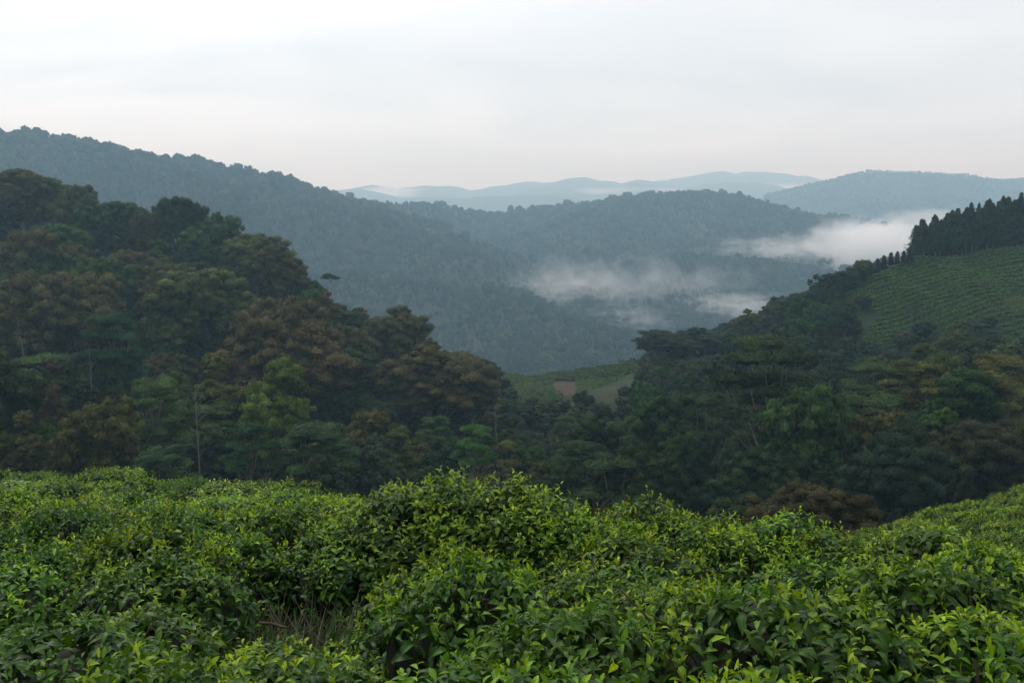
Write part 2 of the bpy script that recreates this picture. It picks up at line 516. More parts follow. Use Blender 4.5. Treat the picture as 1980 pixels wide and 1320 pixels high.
def build_terrain():
    fine = np.arange(-31, 31.01, 0.15)
    coarse = np.concatenate([np.arange(35, 180, 5), np.arange(-180, -31.5, 5)])
    ang = np.radians(np.concatenate([fine, coarse]))
    ang = np.sort((ang + 2 * math.pi + math.pi) % (2 * math.pi) - math.pi)
    rr = np.unique(np.concatenate([np.geomspace(0.4, 225, 260), np.arange(226.5, 350, 1.5), np.geomspace(351, 9200, 205)]))
    A, R = np.meshgrid(ang, rr)
    # keep the sheet a rounded shape inside the haze box: behind the camera it stops early
    lim = np.where(np.cos(A) > 0.35, 9200.0, 420.0)
    R = np.minimum(R, lim * (0.985 + 0.015 * R / 9200))
    X, Y = R * np.sin(A), R * np.cos(A)
    Z = H(X, Y)
    na, nr = len(ang), len(rr)
    V = np.stack([X, Y, Z], -1).reshape(-1, 3)
    i = np.arange(nr - 1)[:, None] * na
    j = np.arange(na)[None, :]
    j2 = (j + 1) % na
    F = np.stack([i + j, i + j2, i + na + j2, i + na + j], -1).reshape(-1, 4)[:, ::-1]
    V = np.vstack([V, [[0, 0, float(H(0., 0.))]]])
    T = np.stack([np.full(na, len(V) - 1), (np.arange(na) + 1) % na, np.arange(na)], -1)[:, ::-1]
    me = mesh_np('terrain', V, [F, T], smooth=True, mats=[M_GROUND])
    soil = np.zeros(len(V))
    near = (V[:, 1] > 225) & (V[:, 1] < 345) & (np.abs(V[:, 0]) < 260)
    pu, pv = proj(V[:, 0], V[:, 1], V[:, 2])
    for i_ in np.nonzero(near)[0]:
        if in_poly(pu[i_], pv[i_], PLOUGH):
            soil[i_] = 0.85
        elif in_poly(pu[i_], pv[i_], TEA_FIELD):
            soil[i_] = 0.04 + 0.3 * max(0.0, 1 - math.hypot((pu[i_] - 1945) / 75, (pv[i_] - 590) / 55))
    at = me.attributes.new('soil', 'FLOAT', 'POINT'); at.data.foreach_set('value', soil.astype(np.float32))
    grass = (((V[:, 1] > 240) & (V[:, 1] < 350) & (pu > 930) & (pu < 1260)) | ((V[:, 1] > 225) & (V[:, 1] < 345) & (pu > 1630))).astype(np.float32) * (0.7 + 0.5 * fbm(V[:, 0] / 6, V[:, 1] / 6, 12, 3)).astype(np.float32)
    at = me.attributes.new('grass', 'FLOAT', 'POINT'); at.data.foreach_set('value', grass)
    o = obj('terrain', me)
    tag(o, 'rolling valley ground under tea and forest', kind='structure')
    # horizon table for hiding what lies behind the hills
    EL = Z / R
    cm = np.maximum.accumulate(EL, 0)
    return ang, rr, cm, float(Z.min())


ANG, RR, CMAX, ZMIN = build_terrain()


def hidden(x, y, ztop, margin=0.0):
    r = np.hypot(x, y); a = np.arctan2(x, y)
    ia = np.clip(np.searchsorted(ANG, a), 0, len(ANG) - 1)
    ir = np.clip(np.searchsorted(RR, r) - 2, 0, len(RR) - 1)
    return ztop / r < CMAX[ir, ia] - margin


# ------------------------------------------------------------------ haze and mist
def volume_obj(name, verts, faces, color, dens, aniso, label=None, mist=None, step=None):
    m, ns, ls = new_mat(name)
    m.cycles.volume_sampling = 'DISTANCE'
    p = N(ns, 'ShaderNodeVolumePrincipled')
    p.inputs['Color'].default_value = (*color, 1)
    p.inputs['Density'].default_value = dens
    p.inputs['Anisotropy'].default_value = aniso
    p.inputs['Absorption Color'].default_value = (1, 1, 1, 1)
    o_ = N(ns, 'ShaderNodeOutputMaterial')
    ls.new(p.outputs[0], o_.inputs['Volume'])
    if mist:
        tc = N(ns, 'ShaderNodeTexCoord')
        # generated coords -1..1 radial fall-off, broken up by noise
        ln = N(ns, 'ShaderNodeVectorMath', operation='LENGTH')
        mp = N(ns, 'ShaderNodeMapping')
        mp.inputs['Location'].default_value = (-1, -1, -1); mp.inputs['Scale'].default_value = (2, 2, 2)
        ls.new(tc.outputs['Generated'], mp.inputs[0]); ls.new(mp.outputs[0], ln.inputs[0])
        fall = maprange(ns, ls, ln.outputs['Value'], 1.0, 0.0, 0.15, 1.0)
        nz = N(ns, 'ShaderNodeTexNoise')
        nz.inputs['Scale'].default_value = mist[0]; nz.inputs['Detail'].default_value = 6; nz.inputs['Roughness'].default_value = 0.64
        nz.inputs['Distortion'].default_value = 0.9
        mp2 = N(ns, 'ShaderNodeMapping'); mp2.inputs['Scale'].default_value = mist[2]
        mp2.inputs['Location'].default_value = mist[3]
        mp2.inputs['Rotation'].default_value = (0, 0.35, 0)
        ls.new(tc.outputs['Object'], mp2.inputs[0]); ls.new(mp2.outputs[0], nz.inputs['Vector'])
        sm = N(ns, 'ShaderNodeMath', operation='ADD'); ls.new(nz.outputs[0], sm.inputs[0])
        fs = N(ns, 'ShaderNodeMath', operation='MULTIPLY'); fs.inputs[1].default_value = mist[4]
        ls.new(fall, fs.inputs[0]); ls.new(fs.outputs[0], sm.inputs[1])
        md = maprange(ns, ls, sm.outputs[0], 0.0, dens, mist[1], mist[1] + 0.4)
        ls.new(md, p.inputs['Density'])
    if step:
        try:
            m.cycles.volume_step_rate = step
        except Exception:
            pass
    me = bpy.data.meshes.new(name)
    me.from_pydata(verts, [], faces)
    me.materials.append(m)
    o = obj(name, me)
    tag(o, label, kind='stuff')
    return o


def box_geo(x0, x1, y0, y1, z0, z1):
    v = [(x0, y0, z0), (x1, y0, z0), (x1, y1, z0), (x0, y1, z0), (x0, y0, z1), (x1, y0, z1), (x1, y1, z1), (x0, y1, z1)]
    f = [(0, 3, 2, 1), (4, 5, 6, 7), (0, 1, 5, 4), (1, 2, 6, 5), (2, 3, 7, 6), (3, 0, 4, 7)]
    return v, f


volume_obj('haze', *box_geo(-9400, 9400, -600, 9400, ZMIN - 1.0, 360), (0.51, 0.80, 1.0), 0.00027, 0.35,
           'pale blue morning haze filling the whole valley')


def mist_bank(name, u, v, d, w, h, depth, dens, noise, label):
    c = pix(u, v, d)
    import bmesh
    bm = bmesh.new()
    bmesh.ops.create_icosphere(bm, subdivisions=3, radius=1.0)
    me = bpy.data.meshes.new('tmp')
    bm.to_mesh(me); bm.free()
    vs = [tuple(q.co) for q in me.vertices]; fs = [tuple(q.vertices) for q in me.polygons]
    o = volume_obj('mist', vs, fs, (0.97, 0.98, 1.0), dens, 0.2, label, noise, 0.5)
    o.location = c
    o.scale = (w, depth, h)
    bpy.data.meshes.remove(me)
    return o


mist_bank('mist', 1690, 480, 1700, 200, 84, 150, 0.050, (2.4, 0.77, (1.1, 1.6, 0.9), (3, 1, 5), 0.62), 'thick white mist pooled in the gap behind the tea hill')
mist_bank('mist', 1500, 482, 1720, 180, 50, 110, 0.026, (3.0, 0.72, (1.1, 1.6, 0.9), (9, 1, 5), 0.38), 'thin veil trailing off the thick mist over the lower ridge')
mist_bank('mist', 1085, 548, 1400, 165, 58, 120, 0.017, (3.0, 0.71, (1.4, 1.4, 0.7), (8, 2, 1), 0.36), 'curling wisps of mist lifting off the forested valley side')
mist_bank('mist', 1270, 562, 1430, 260, 78, 140, 0.015, (4.6, 0.71, (1.5, 1.4, 0.55), (2, 6, 3), 0.34), 'torn thin veil of mist across the middle of the valley')
mist_bank('mist', 1425, 592, 1350, 135, 30, 110, 0.024, (2.6, 0.72, (0.9, 1.6, 1.0), (1, 9, 2), 0.42), 'low streak of mist behind the skyline trees')
mist_bank('mist', 1235, 620, 1330, 130, 30, 100, 0.024, (2.6, 0.72, (1.0, 1.6, 1.0), (5, 3, 2), 0.40), 'faint low mist on the valley floor beyond the saddle')
mist_bank('mist', 1010, 780, 262, 26, 9, 26, 0.012, (2.2, 0.70, (1.0, 1.4, 1.0), (5, 8, 2), 0.45), 'faint mist hanging in the hollow beside the forest spur')
mist_bank('mist', 1130, 402, 3300, 100, 22, 120, 0.014, (1.6, 0.78, (1.2, 1.6, 1.0), (4, 4, 4), 0.75), 'small mist patch caught behind the forest crest')
mist_bank('mist', 750, 372, 6500, 340, 70, 300, 0.008, (1.6, 0.78, (1.2, 1.6, 1.0), (6, 4, 4), 0.75), 'pale cloud lying in the distant valley by the rounded peak')
mist_bank('mist', 1230, 372, 6500, 700, 55, 300, 0.007, (1.8, 0.78, (1.2, 1.6, 1.0), (2, 7, 4), 0.75), 'long pale cloud along the foot of the distant ranges')
mist_bank('mist', 1500, 368, 6900, 560, 75, 300, 0.007, (1.8, 0.78, (1.2, 1.6, 1.0), (7, 7, 1), 0.75), 'white cloud spilling between the distant ranges')
mist_bank('mist', 1800, 425, 3300, 260, 60, 260, 0.006, (1.8, 0.78, (1.2, 1.6, 1.0), (2, 1, 9), 0.75), 'drifting cloud at the foot of the blue mountain')

# ------------------------------------------------------------------ tree meshes
def ico(sub):
    import bmesh
    bm = bmesh.new()
    bmesh.ops.create_icosphere(bm, subdivisions=sub, radius=1.0)
    V = np.array([v.co[:] for v in bm.verts]); F = np.array([[v.index for v in f.verts] for f in bm.faces])
    bm.free()
    return V, F


ICO1 = ico(1)
ICO2 = ico(2)


def cards(P, Nn, size, rng, aspect=0.6, jitter=0.55):
    """rhombic leaf sprays: centres P, facing Nn"""
    n = len(P)
    nn = unit(Nn + rng.normal(0, jitter, (n, 3)))
    a = unit(np.cross(nn, rng.normal(0, 1, (n, 3))))
    b = np.cross(nn, a)
    L = size * rng.uniform(0.65, 1.35, n)
    a = a * L[:, None] * 0.5; b = b * L[:, None] * 0.5 * aspect
    sag = nn * (L * 0.12)[:, None]
    V = np.stack([P - a - sag, P - b, P + a - sag, P + b], 1).reshape(-1, 3)
    F = np.arange(4 * n).reshape(n, 4)
    return V, F


def crown_from_lobes(lobes, rng, n_cards, size, core=0.86, jitter=0.5, up=0.12, aspect=0.6, under=0.35):
    """lobes: list of (centre, radii) -> V, quads, tris, rnd"""
    C = np.array([l[0] for l in lobes]); Rr = np.array([l[1] for l in lobes])
    area = (Rr[:, 0] * Rr[:, 1] + Rr[:, 2] * (Rr[:, 0] + Rr[:, 1])) ** 1.0
    pick = rng.choice(len(lobes), size=int(n_cards * 1.9), p=area / area.sum())
    d = unit(rng.normal(0, 1, (len(pick), 3)))
    d[:, 2] = np.where(d[:, 2] < 0, d[:, 2] * (rng.random(len(pick)) < under) + np.abs(d[:, 2]) * 0.2, d[:, 2])
    d = unit(d)
    P = C[pick] + d * Rr[pick] * rng.uniform(0.9, 1.06, (len(pick), 1))
    # drop those buried in other lobes
    q = ((P[:, None, :] - C[None]) / Rr[None])
    dep = (q ** 2).sum(-1)
    dep[np.arange(len(pick)), pick] = 9
    keep = dep.min(1) > 0.72
    P, d, pick = P[keep][:n_cards], d[keep][:n_cards], pick[keep][:n_cards]
    nn = unit(d / Rr[pick]); nn[:, 2] += up
    V, Fq = cards(P, nn, size, rng, aspect, jitter)
    lobe_r = rng.random(len(lobes))
    rnd = np.clip(0.55 * rng.random(len(P)) + 0.45 * lobe_r[pick], 0, 1)
    Vs, Fs, rs = [V], [], [rnd]
    off = len(V)
    tris = []
    iv, jf = ICO1
    for k in range(len(lobes)):
        vv = C[k] + iv * Rr[k] * core * rng.uniform(0.9, 1.05, (len(iv), 1))
        Vs.append(vv); tris.append(jf + off); off += len(iv)
        rs.append(np.full(len(jf), 0.15 + 0.3 * lobe_r[k]))
    return np.vstack(Vs), Fq, np.vstack(tris), np.concatenate(rs)


def tube(P, R, k=6):
    """tapered tube along points P with radii R"""
    P = np.asarray(P, float); n = len(P)
    T = unit(np.gradient(P, axis=0))
    ref = np.array([0.31, 0.95, 0.05])
    a = unit(np.cross(T, ref)); b = np.cross(T, a)
    th = np.linspace(0, 2 * math.pi, k, endpoint=False)
    V = P[:, None] + (np.cos(th)[None, :, None] * a[:, None] + np.sin(th)[None, :, None] * b[:, None]) * np.asarray(R)[:, None, None]
    V = V.reshape(-1, 3)
    i = np.arange(n - 1)[:, None] * k; j = np.arange(k)[None]; j2 = (j + 1) % k
    F = np.stack([i + j, i + j2, i + k + j2, i + k + j], -1).reshape(-1, 4)
    return V, F


def join_tubes(tubes):
    Vs, Fs, off = [], [], 0
    for V, F in tubes:
        Vs.append(V); Fs.append(F + off); off += len(V)
    return np.vstack(Vs), np.vstack(Fs)


def wig(a, b, n, amp, rng):
    t = np.linspace(0, 1, n)[:, None]
    p = np.asarray(a) * (1 - t) + np.asarray(b) * t
    w = rng.normal(0, amp, (n, 3)); w[0] = 0; w[-1] = 0
    return p + w


def trunk_mesh(name, h, r, tips, rng, mat, bend=0.3):
    top = np.array((rng.normal(0, bend), rng.normal(0, bend), h))
    P = wig((0, 0, -1.2), top, 6, bend * 0.3, rng)
    tb = [tube(P, np.linspace(r * 1.15, r * 0.6, 6), 7)]
    for tip in tips:
        tip = np.asarray(tip, float)
        s = rng.uniform(0.55, 1.0)
        start = P[0] * (1 - s) + top * s
        mid = start * 0.5 + tip * 0.5 + np.array((0, 0, -0.12 * np.linalg.norm(tip - start)))
        Q = np.array([start, (start + mid) / 2, mid, (mid + tip) / 2, tip]) + rng.normal(0, 0.08, (5, 3))
        tb.append(tube(Q, np.linspace(r * 0.5, r * 0.12, 5), 5))
    V, F = join_tubes(tb)
    return mesh_np(name, V, [F], smooth=True, mats=[mat])


def fib(n, rng, zmin=-0.2):
    i = np.arange(n) + 0.5
    z = 1 - (1 - zmin) * i / n
    ph = i * 2.39996 + rng.uniform(0, 6)
    r = np.sqrt(np.maximum(0, 1 - z * z))
    return np.stack([r * np.cos(ph), r * np.sin(ph), z], 1)


PROTO = {}


def domed_proto(key, seed, W=12.0, Ht=20.0, nl=11, cardn=9000, size=0.5, low=0.30, flat=1.0, lob=0.27, irregular=0.12):
    """dome of a few big boughs, each a cluster of small florets"""
    rng = np.random.default_rng(seed)
    base = Ht * low
    cz = base + (Ht - base) * 0.42
    rx, rz = W / 2 * 0.66, (Ht - base) * 0.40 * flat
    lobes, tips = [], []
    for d in fib(nl, rng, -0.5):
        k = 1 + rng.normal(0, irregular)
        c = np.array((d[0] * rx * k, d[1] * rx * k, cz + d[2] * rz * k))
        br = W * lob * rng.uniform(0.7, 1.25) * (0.8 if d[2] < -0.1 else 1.0)
        lobes.append((c, (br * 0.74, br * 0.74, br * 0.72)))
        tips.append(c)
        out = unit(d * np.array((1, 1, 0.8)) + np.array((0, 0, 0.35)))
        for f in fib(14, rng, -1.0):
            if f @ out < -0.35:
                continue
            fr = br * rng.uniform(0.24, 0.42)
            lobes.append((c + f * np.array((br, br, br * 0.95)) * rng.uniform(0.66, 0.92), (fr, fr, fr * rng.uniform(0.85, 1.05))))
    lobes.append((np.array((0, 0, cz)), (rx * 0.75, rx * 0.75, rz * 0.8)))
    V, Q, T, r = crown_from_lobes(lobes, rng, cardn, size, jitter=0.42)
    zmax = V[:, 2].max()
    V[:, 2] *= Ht / zmax
    cm = mesh_np(key + '_crown', V, [Q, T], mats=[M_CROWN], fattr={'rnd': r})
    tm = trunk_mesh(key + '_trunk', base * 1.25, W * 0.026, [t * (0.8, 0.8, 0.95) for t in tips[-8:]], rng, M_BARK)
    PROTO[key] = (cm, tm, W, Ht)


def umbrella_proto(key, seed, W=13.0, Ht=18.0, layers=4, cardn=9000, size=0.34, spread=0.42):
    rng = np.random.default_rng(seed)
    lobes, tips = [], []
    for L in range(layers):
        t = L / max(1, layers - 1)
        zc = Ht * (0.96 - spread * t)
        rad = W / 2 * (0.42 + 0.5 * t ** 0.6)
        n = 5 + int(6 * t)
        for i in range(n):
            a = i / n * 2 * math.pi + rng.uniform(-0.4, 0.4) + L
            rr = rad * rng.uniform(0.55, 0.98)
            lr = W * rng.uniform(0.10, 0.17)
            c = np.array((rr * math.cos(a), rr * math.sin(a), zc + rng.normal(0, Ht * 0.02) - 0.18 * rr * rr / W))
            lobes.append((c, (lr, lr, lr * rng.uniform(0.3, 0.5))))
            if rng.random() < 0.6:
                tips.append(c + np.array((0, 0, -0.3)))
    for i in range(3):
        c = np.array((rng.normal(0, W * 0.08), rng.normal(0, W * 0.08), Ht * 0.95))
        lobes.append((c, (W * 0.16, W * 0.16, W * 0.045)))
    V, Q, T, r = crown_from_lobes(lobes, rng, cardn, size, core=0.8, jitter=0.4, up=0.5, aspect=0.7, under=0.15)
    V[:, 2] *= Ht / V[:, 2].max()
    cm = mesh_np(key + '_crown', V, [Q, T], mats=[M_CROWN], fattr={'rnd': r})
    tm = trunk_mesh(key + '_trunk', Ht * 0.5, W * 0.022, tips, rng, M_BARK, 0.5)
    PROTO[key] = (cm, tm, W, Ht)


def pine_proto(key, seed, W=4.2, Ht=16.0, cardn=2600, bare=0.16, ragged=0.25):
    rng = np.random.default_rng(seed)
    t = rng.beta(1.1, 1.25, cardn)
    z = Ht * (bare + (0.985 - bare) * t)
    nb = 22
    prof = (1 - t) ** 0.62 * np.clip(t / 0.14, 0.35, 1)
    band = rng.uniform(1 - ragged, 1 + ragged, (nb, 12)) * rng.uniform(0.75, 1.2, (nb, 1))
    th = rng.uniform(0, 2 * math.pi, cardn)
    bi = np.clip((t * nb).astype(int), 0, nb - 1)
    ai = (th / (2 * math.pi) * 12).astype(int) % 12
    rr = W / 2 * prof * band[bi, ai] * np.sqrt(rng.uniform(0.35, 1.0, cardn)) + 0.08
    # boughs droop a little between whorls
    z = z - 0.12 * rr + 0.25 * np.sin(t * nb * 2 * math.pi) * rr * 0.2
    P = np.stack([rr * np.cos(th), rr * np.sin(th), z], 1)
    nn = np.stack([np.cos(th) * 0.5, np.sin(th) * 0.5, np.full(cardn, 0.9)], 1)
    V, Q = cards(P, nn, 0.62, rng, 0.42, 0.45)
    zz = np.linspace(bare, 0.97, 9)
    pr = (1 - (zz - bare) / (1 - bare)) ** 0.62
    Vc, Fc = tube(np.stack([np.zeros(9), np.zeros(9), zz * Ht], 1), W / 2 * pr * 0.55 + 0.02, 7)
    rnd = np.concatenate([rng.random(cardn), np.full(len(Fc), 0.1)])
    cm = mesh_np(key + '_crown', np.vstack([V, Vc]), [Q, Fc + len(V)], mats=[M_CROWN], fattr={'rnd': rnd})
    Vt, Ft = tube(wig((0, 0, -1), (rng.normal(0, .1), 0, Ht * 0.9), 6, 0.05, rng), np.linspace(0.2, 0.05, 6), 6)
    tm = mesh_np(key + '_trunk', Vt, [Ft], smooth=True, mats=[M_BARK])
    PROTO[key] = (cm, tm, W, Ht)


for i in range(5):
    domed_proto('domed%d' % i, 100 + i, W=12, Ht=19 + i % 3, nl=10 + 2 * i, lob=0.27 - 0.02 * (i % 3), irregular=0.10 + 0.03 * i, cardn=9500, size=0.44)
for i in range(3):
    domed_proto('bushy%d' % i, 140 + i, W=9, Ht=15, nl=10 + 2 * i, cardn=8000, size=0.38, low=0.12, lob=0.25, irregular=0.2)
for i in range(4):
    umbrella_proto('umbrella%d' % i, 200 + i, layers=3 + i % 3, spread=0.28 + 0.07 * i)
for i in range(4):
    pine_proto('pine%d' % i, 300 + i, W=4.4 + 0.5 * i, bare=0.12 + 0.05 * (i % 3), ragged=0.5 + 0.1 * (i % 2))
domed_proto('tall0', 160, W=6, Ht=18, nl=12, cardn=4500, size=0.4, low=0.22, lob=0.3, irregular=0.25)
domed_proto('tall1', 161, W=5.5, Ht=17, nl=9, cardn=3500, size=0.4, low=0.3, lob=0.3, irregular=0.35)
domed_proto('sparse0', 170, W=6, Ht=9, nl=8, cardn=1600, size=0.38, low=0.35, lob=0.18, irregular=0.3)
domed_proto('near_dome0', 181, W=13, Ht=20, nl=18, cardn=24000, size=0.27, low=0.12, lob=0.23, irregular=0.16)
domed_proto('near_dome1', 182, W=11, Ht=15, nl=15, cardn=17000, size=0.26, low=0.1, lob=0.22, irregular=0.22)
domed_proto('olive_near', 180, W=10.5, Ht=26, nl=18, cardn=14000, size=0.22, low=0.60, lob=0.19, irregular=0.2)

TREES = []      # rows: dict(kind, hue, empty, u, v)


def add_tree(name, key, x, y, sx, sz, hue, color, zone=None, label=None, cat='tree', group=None, rz=None, zg=None):
    cm, tm, W, Ht = PROTO[key]
    z = float(H(x, y)) if zg is None else zg
    e = empty(name, (x, y, z), random.uniform(0, 6.28) if rz is None else rz, (sx, sx, sz))
    e.rotation_euler[0] = random.gauss(0, 0.025); e.rotation_euler[1] = random.gauss(0, 0.025)
    j = [random.uniform(0.86, 1.16) for _ in range(3)]
    k = random.uniform(0.82, 1.22)
    obj('crown', cm, e, [c * k * jj for c, jj in zip(color, j)])
    obj('trunk', tm, e)
    u, v = proj(x, y, z + Ht * sz * 0.8)
    TREES.append(dict(o=e, name=name, hue=hue, u=float(u), v=float(v), zone=zone, label=label, cat=cat, group=group))
    return e


HUES = {
    'rusty brown': (0.0818, 0.0645, 0.0224), 'brown': (0.0694, 0.0620, 0.0202), 'olive': (0.0719, 0.0818, 0.0179), 'mid green': (0.0422, 0.0794, 0.0168),
    'dark green': (0.0273, 0.0521, 0.0146), 'fresh green': (0.0471, 0.1091, 0.0157), 'yellow-green': (0.1017, 0.1190, 0.0202), 'grey-green': (0.0570, 0.0868, 0.0448),
}

# own screen buffer (photo / 4) to tell which candidate trees would show
BW, BH = 495, 330
DEP = np.zeros((BH, BW), bool)
SIL_U = np.array([0, 100, 250, 440, 700, 800, 880, 1000, 1100, 1160, 1250, 1340, 1420, 1530, 1640, 1700, 1800, 1980])
SIL_V = np.array([925, 935, 940, 930, 935, 935, 912, 930, 955, 985, 975, 1005, 1012, 1005, 1040, 1030, 1000, 945])
yy_, xx_ = np.mgrid[0:BH, 0:BW]
DEP |= (yy_ * 4 > np.interp(xx_ * 4, SIL_U, SIL_V)[...])


def sprite(u, v, ru, rv, write=True):
    """share of an ellipse not yet covered; optionally cover it"""
    x0, x1 = int((u - ru) / 4), int((u + ru) / 4) + 1
    y0, y1 = int((v - rv) / 4), int((v + rv) / 4) + 1
    x0, y0, x1, y1 = max(x0, 0), max(y0, 0), min(x1, BW), min(y1, BH)
    if x0 >= x1 or y0 >= y1:
        return 0.0, 0
    gx, gy = np.meshgrid(np.arange(x0, x1) * 4 + 2, np.arange(y0, y1) * 4 + 2)
    m = ((gx - u) / ru) ** 2 + ((gy - v) / rv) ** 2 <= 1
    free = m & ~DEP[y0:y1, x0:x1]
    tot = max(1.0, math.pi * ru * rv / 16)
    n = int(free.sum())
    return n / tot, n, (y0, y1, x0, x1, m)


cand = []      # every near tree: (dist, dict)


def feature(name, key, u, vtop, wpx, d, hue, label, color=None, cat='tree', lean=None):
    p = pix(u, vtop, d)
    W, Ht = PROTO[key][2:]
    zg = float(H(p[0], p[1]))
    sx = wpx * d / FPX / W
    sz = max(0.25, (p[2] - zg) / Ht)
    cand.append((d - 6, dict(name=name, key=key, x=p[0], y=p[1], sx=sx, sz=sz, hue=hue, color=color or HUES[hue], label=label, cat=cat, force=True, z=zg)))


feature('domed_tree', 'domed2', 530, 690, 150, 160, 'yellow-green', 'large yellow-green domed tree standing out on the lower dark slope', cat='tree')
feature('umbrella_tree', 'umbrella1', 302, 726, 135, 148, 'fresh green', 'fresh green umbrella tree with a slim pale trunk beside the dead tree', (0.05, 0.10, 0.02))
feature('bushy_tree', 'near_dome1', 735, 838, 115, 140, 'grey-green', 'grey-green feathery tree just above the tea, below the brown domes')
feature('umbrella_tree', 'umbrella2', 775, 826, 80, 148, 'yellow-green', 'small yellow-green layered tree behind the grey-green feathery one', (0.07, 0.095, 0.024))
feature('umbrella_tree', 'umbrella0', 915, 822, 95, 150, 'fresh green', 'bright green umbrella tree under the tip of the brown forest spur', (0.045, 0.11, 0.02))
feature('umbrella_tree', 'umbrella3', 970, 852, 80, 155, 'olive', 'olive umbrella tree beside the bright green one below the spur')
feature('domed_tree', 'domed0', 545, 612, 235, 205, 'rusty brown', 'broad rusty brown domed tree above the yellow-green dome')
feature('domed_tree', 'domed3', 850, 660, 185, 214, 'rusty brown', 'wide rusty brown tree on the lower end of the forest spur')
feature('domed_tree', 'domed1', 910, 700, 110, 212, 'brown', 'tall brown tree at the very tip of the forest spur')
feature('domed_tree', 'domed4', 375, 515, 170, 235, 'olive', 'wide olive-brown dome in the middle of the forest hill')
feature('domed_tree', 'domed0', 85, 522, 190, 215, 'rusty brown', 'broad red-brown dome by the picture edge halfway up the forest hill')
feature('domed_tree', 'domed2', 545, 470, 100, 268, 'brown', 'round brown dome on the skyline shoulder of the forest hill')
feature('domed_tree', 'domed1', 350, 378, 90, 292, 'dark green', 'rounded dark dome on the crest of the forest hill')
feature('domed_tree', 'domed3', 755, 590, 120, 250, 'brown', 'dome-shaped brown tree where the forest skyline steps down')
feature('domed_tree', 'domed4', 40, 325, 130, 300, 'brown', 'brown domed tree topping the forest hill by the picture edge')
feature('domed_tree', 'domed0', 145, 355, 85, 298, 'brown', 'second brown dome along the crest of the forest hill')
feature('domed_tree', 'domed1', 238, 388, 105, 297, 'mid green', 'green domed tree between the brown crest domes and the dark crest dome')
feature('domed_tree', 'domed3', 290, 394, 70, 294, 'olive', 'olive domed tree just before the dark crest dome')
feature('domed_tree', 'domed4', 490, 450, 120, 279, 'olive', 'olive dome on the skyline below the ragged green tree')
feature('bushy_tree', 'bushy0', 395, 422, 100, 286, 'mid green', 'low green tree filling the dip beside the dark crest dome')
feature('domed_tree', 'bushy1', 436, 408, 75, 285, 'mid green', 'ragged green tree poking above the forest hill skyline')
feature('tall_tree', 'tall1', 80, 690, 65, 160, 'brown', 'narrow brown-leaved tree low on the dark slope')
feature('tall_tree', 'tall0', 100, 810, 50, 132, 'mid green', 'columnar ivy-green tree just above the tea')
feature('umbrella_tree', 'umbrella1', 215, 600, 150, 190, 'dark green', 'dark green flat-layered tree mid slope below the brown domes', (0.028, 0.06, 0.024))
feature('umbrella_tree', 'umbrella2', 320, 860, 170, 122, 'dark green', 'low dark umbrella tree at the edge of the tea beneath the dead tree', (0.03, 0.06, 0.02))
feature('umbrella_tree', 'umbrella0', 480, 815, 120, 135, 'dark green', 'flat dark green umbrella tree under the yellow-green dome', (0.028, 0.058, 0.022))
feature('umbrella_tree', 'umbrella3', 1195, 878, 235, 122, 'fresh green', 'great spreading umbrella tree with a forked trunk above the tea', (0.042, 0.075, 0.02))
feature('olive_tree', 'olive_near', 1570, 932, 270, 74, 'olive', 'sprawling olive-brown bushy tree right behind the tea mounds', (0.056, 0.052, 0.018))
feature('domed_tree', 'near_dome0', 1740, 842, 235, 112, 'dark green', 'massive dark green tree standing behind the curved tea slope', (0.018, 0.036, 0.014))
feature('domed_tree', 'near_dome0', 1920, 800, 230, 120, 'dark green', 'huge dark tree with yellowish top at the picture edge above the tea', (0.035, 0.045, 0.014))
feature('bushy_tree', 'near_dome1', 1850, 905, 120, 98, 'dark green', 'dark green rounded bush tree below the massive dark tree', (0.02, 0.04, 0.016))
feature('domed_tree', 'domed1', 1290, 640, 120, 300, 'dark green', 'dark rounded tree clump standing at the end of the grassy saddle', (0.028, 0.034, 0.018))
feature('domed_tree', 'domed3', 1365, 632, 90, 302, 'dark green', 'dark skyline tree next to the clump at the saddle end', (0.030, 0.038, 0.02))
feature('sparse_tree', 'sparse0', 1452, 597, 46, 306, 'olive', 'thin open-crowned tree on the skyline between forest and mist')
feature('sparse_tree', 'sparse0', 1500, 577, 38, 306, 'olive', 'slim sparse skyline tree just up from the thin open-crowned one')
feature('bushy_tree', 'bushy1', 1625, 523, 75, 301, 'dark green', 'round dark bush tree at the corner of the hillside tea field', (0.026, 0.04, 0.018))
feature('sparse_tree', 'sparse0', 1580, 528, 34, 303, 'dark green', 'tufted thin tree on the skyline beside the round dark bush tree')
feature('sparse_tree', 'sparse0', 1676, 501, 40, 305, 'olive', 'small open tree at the start of the skyline pine line')
for k_, (u_, v_, w_) in enumerate([(1697, 499, 24), (1710, 493, 26), (1724, 487, 20), (1736, 485, 20), (1748, 484, 18), (1760, 476, 24)]):
    feature('pine_tree', 'pine%d' % (k_ % 4), u_, v_, w_, 307, 'dark green',
            ['lowest', 'second', 'third', 'fourth', 'fifth', 'topmost'][k_] + ' of the small pines lining the tea field skyline', (0.022, 0.034, 0.016))

# plantation of pines crowning the tea hill
rp = random.Random(4)
for row in range(5):
    u_ = 1772.0 + row * 5
    while u_ < 2060:
        d_ = 314 + row * 4.5 + rp.uniform(-1, 1) + (u_ - 1780) * 0.05
        top = np.interp(u_, [1770, 1800, 1850, 1900, 1960, 2060], [442, 428, 412, 400, 386, 366]) + rp.choice([-9, -3, 0, 3, 7]) + rp.uniform(-4, 4) - row * 1.5
        feature('pine_tree', 'pine%d' % rp.randrange(4), u_, top, rp.uniform(28, 46), d_, 'dark green', None, (0.032, 0.054, 0.021))
        cand[-1][1]['zone'] = 'pines'
        u_ += rp.uniform(7, 13)


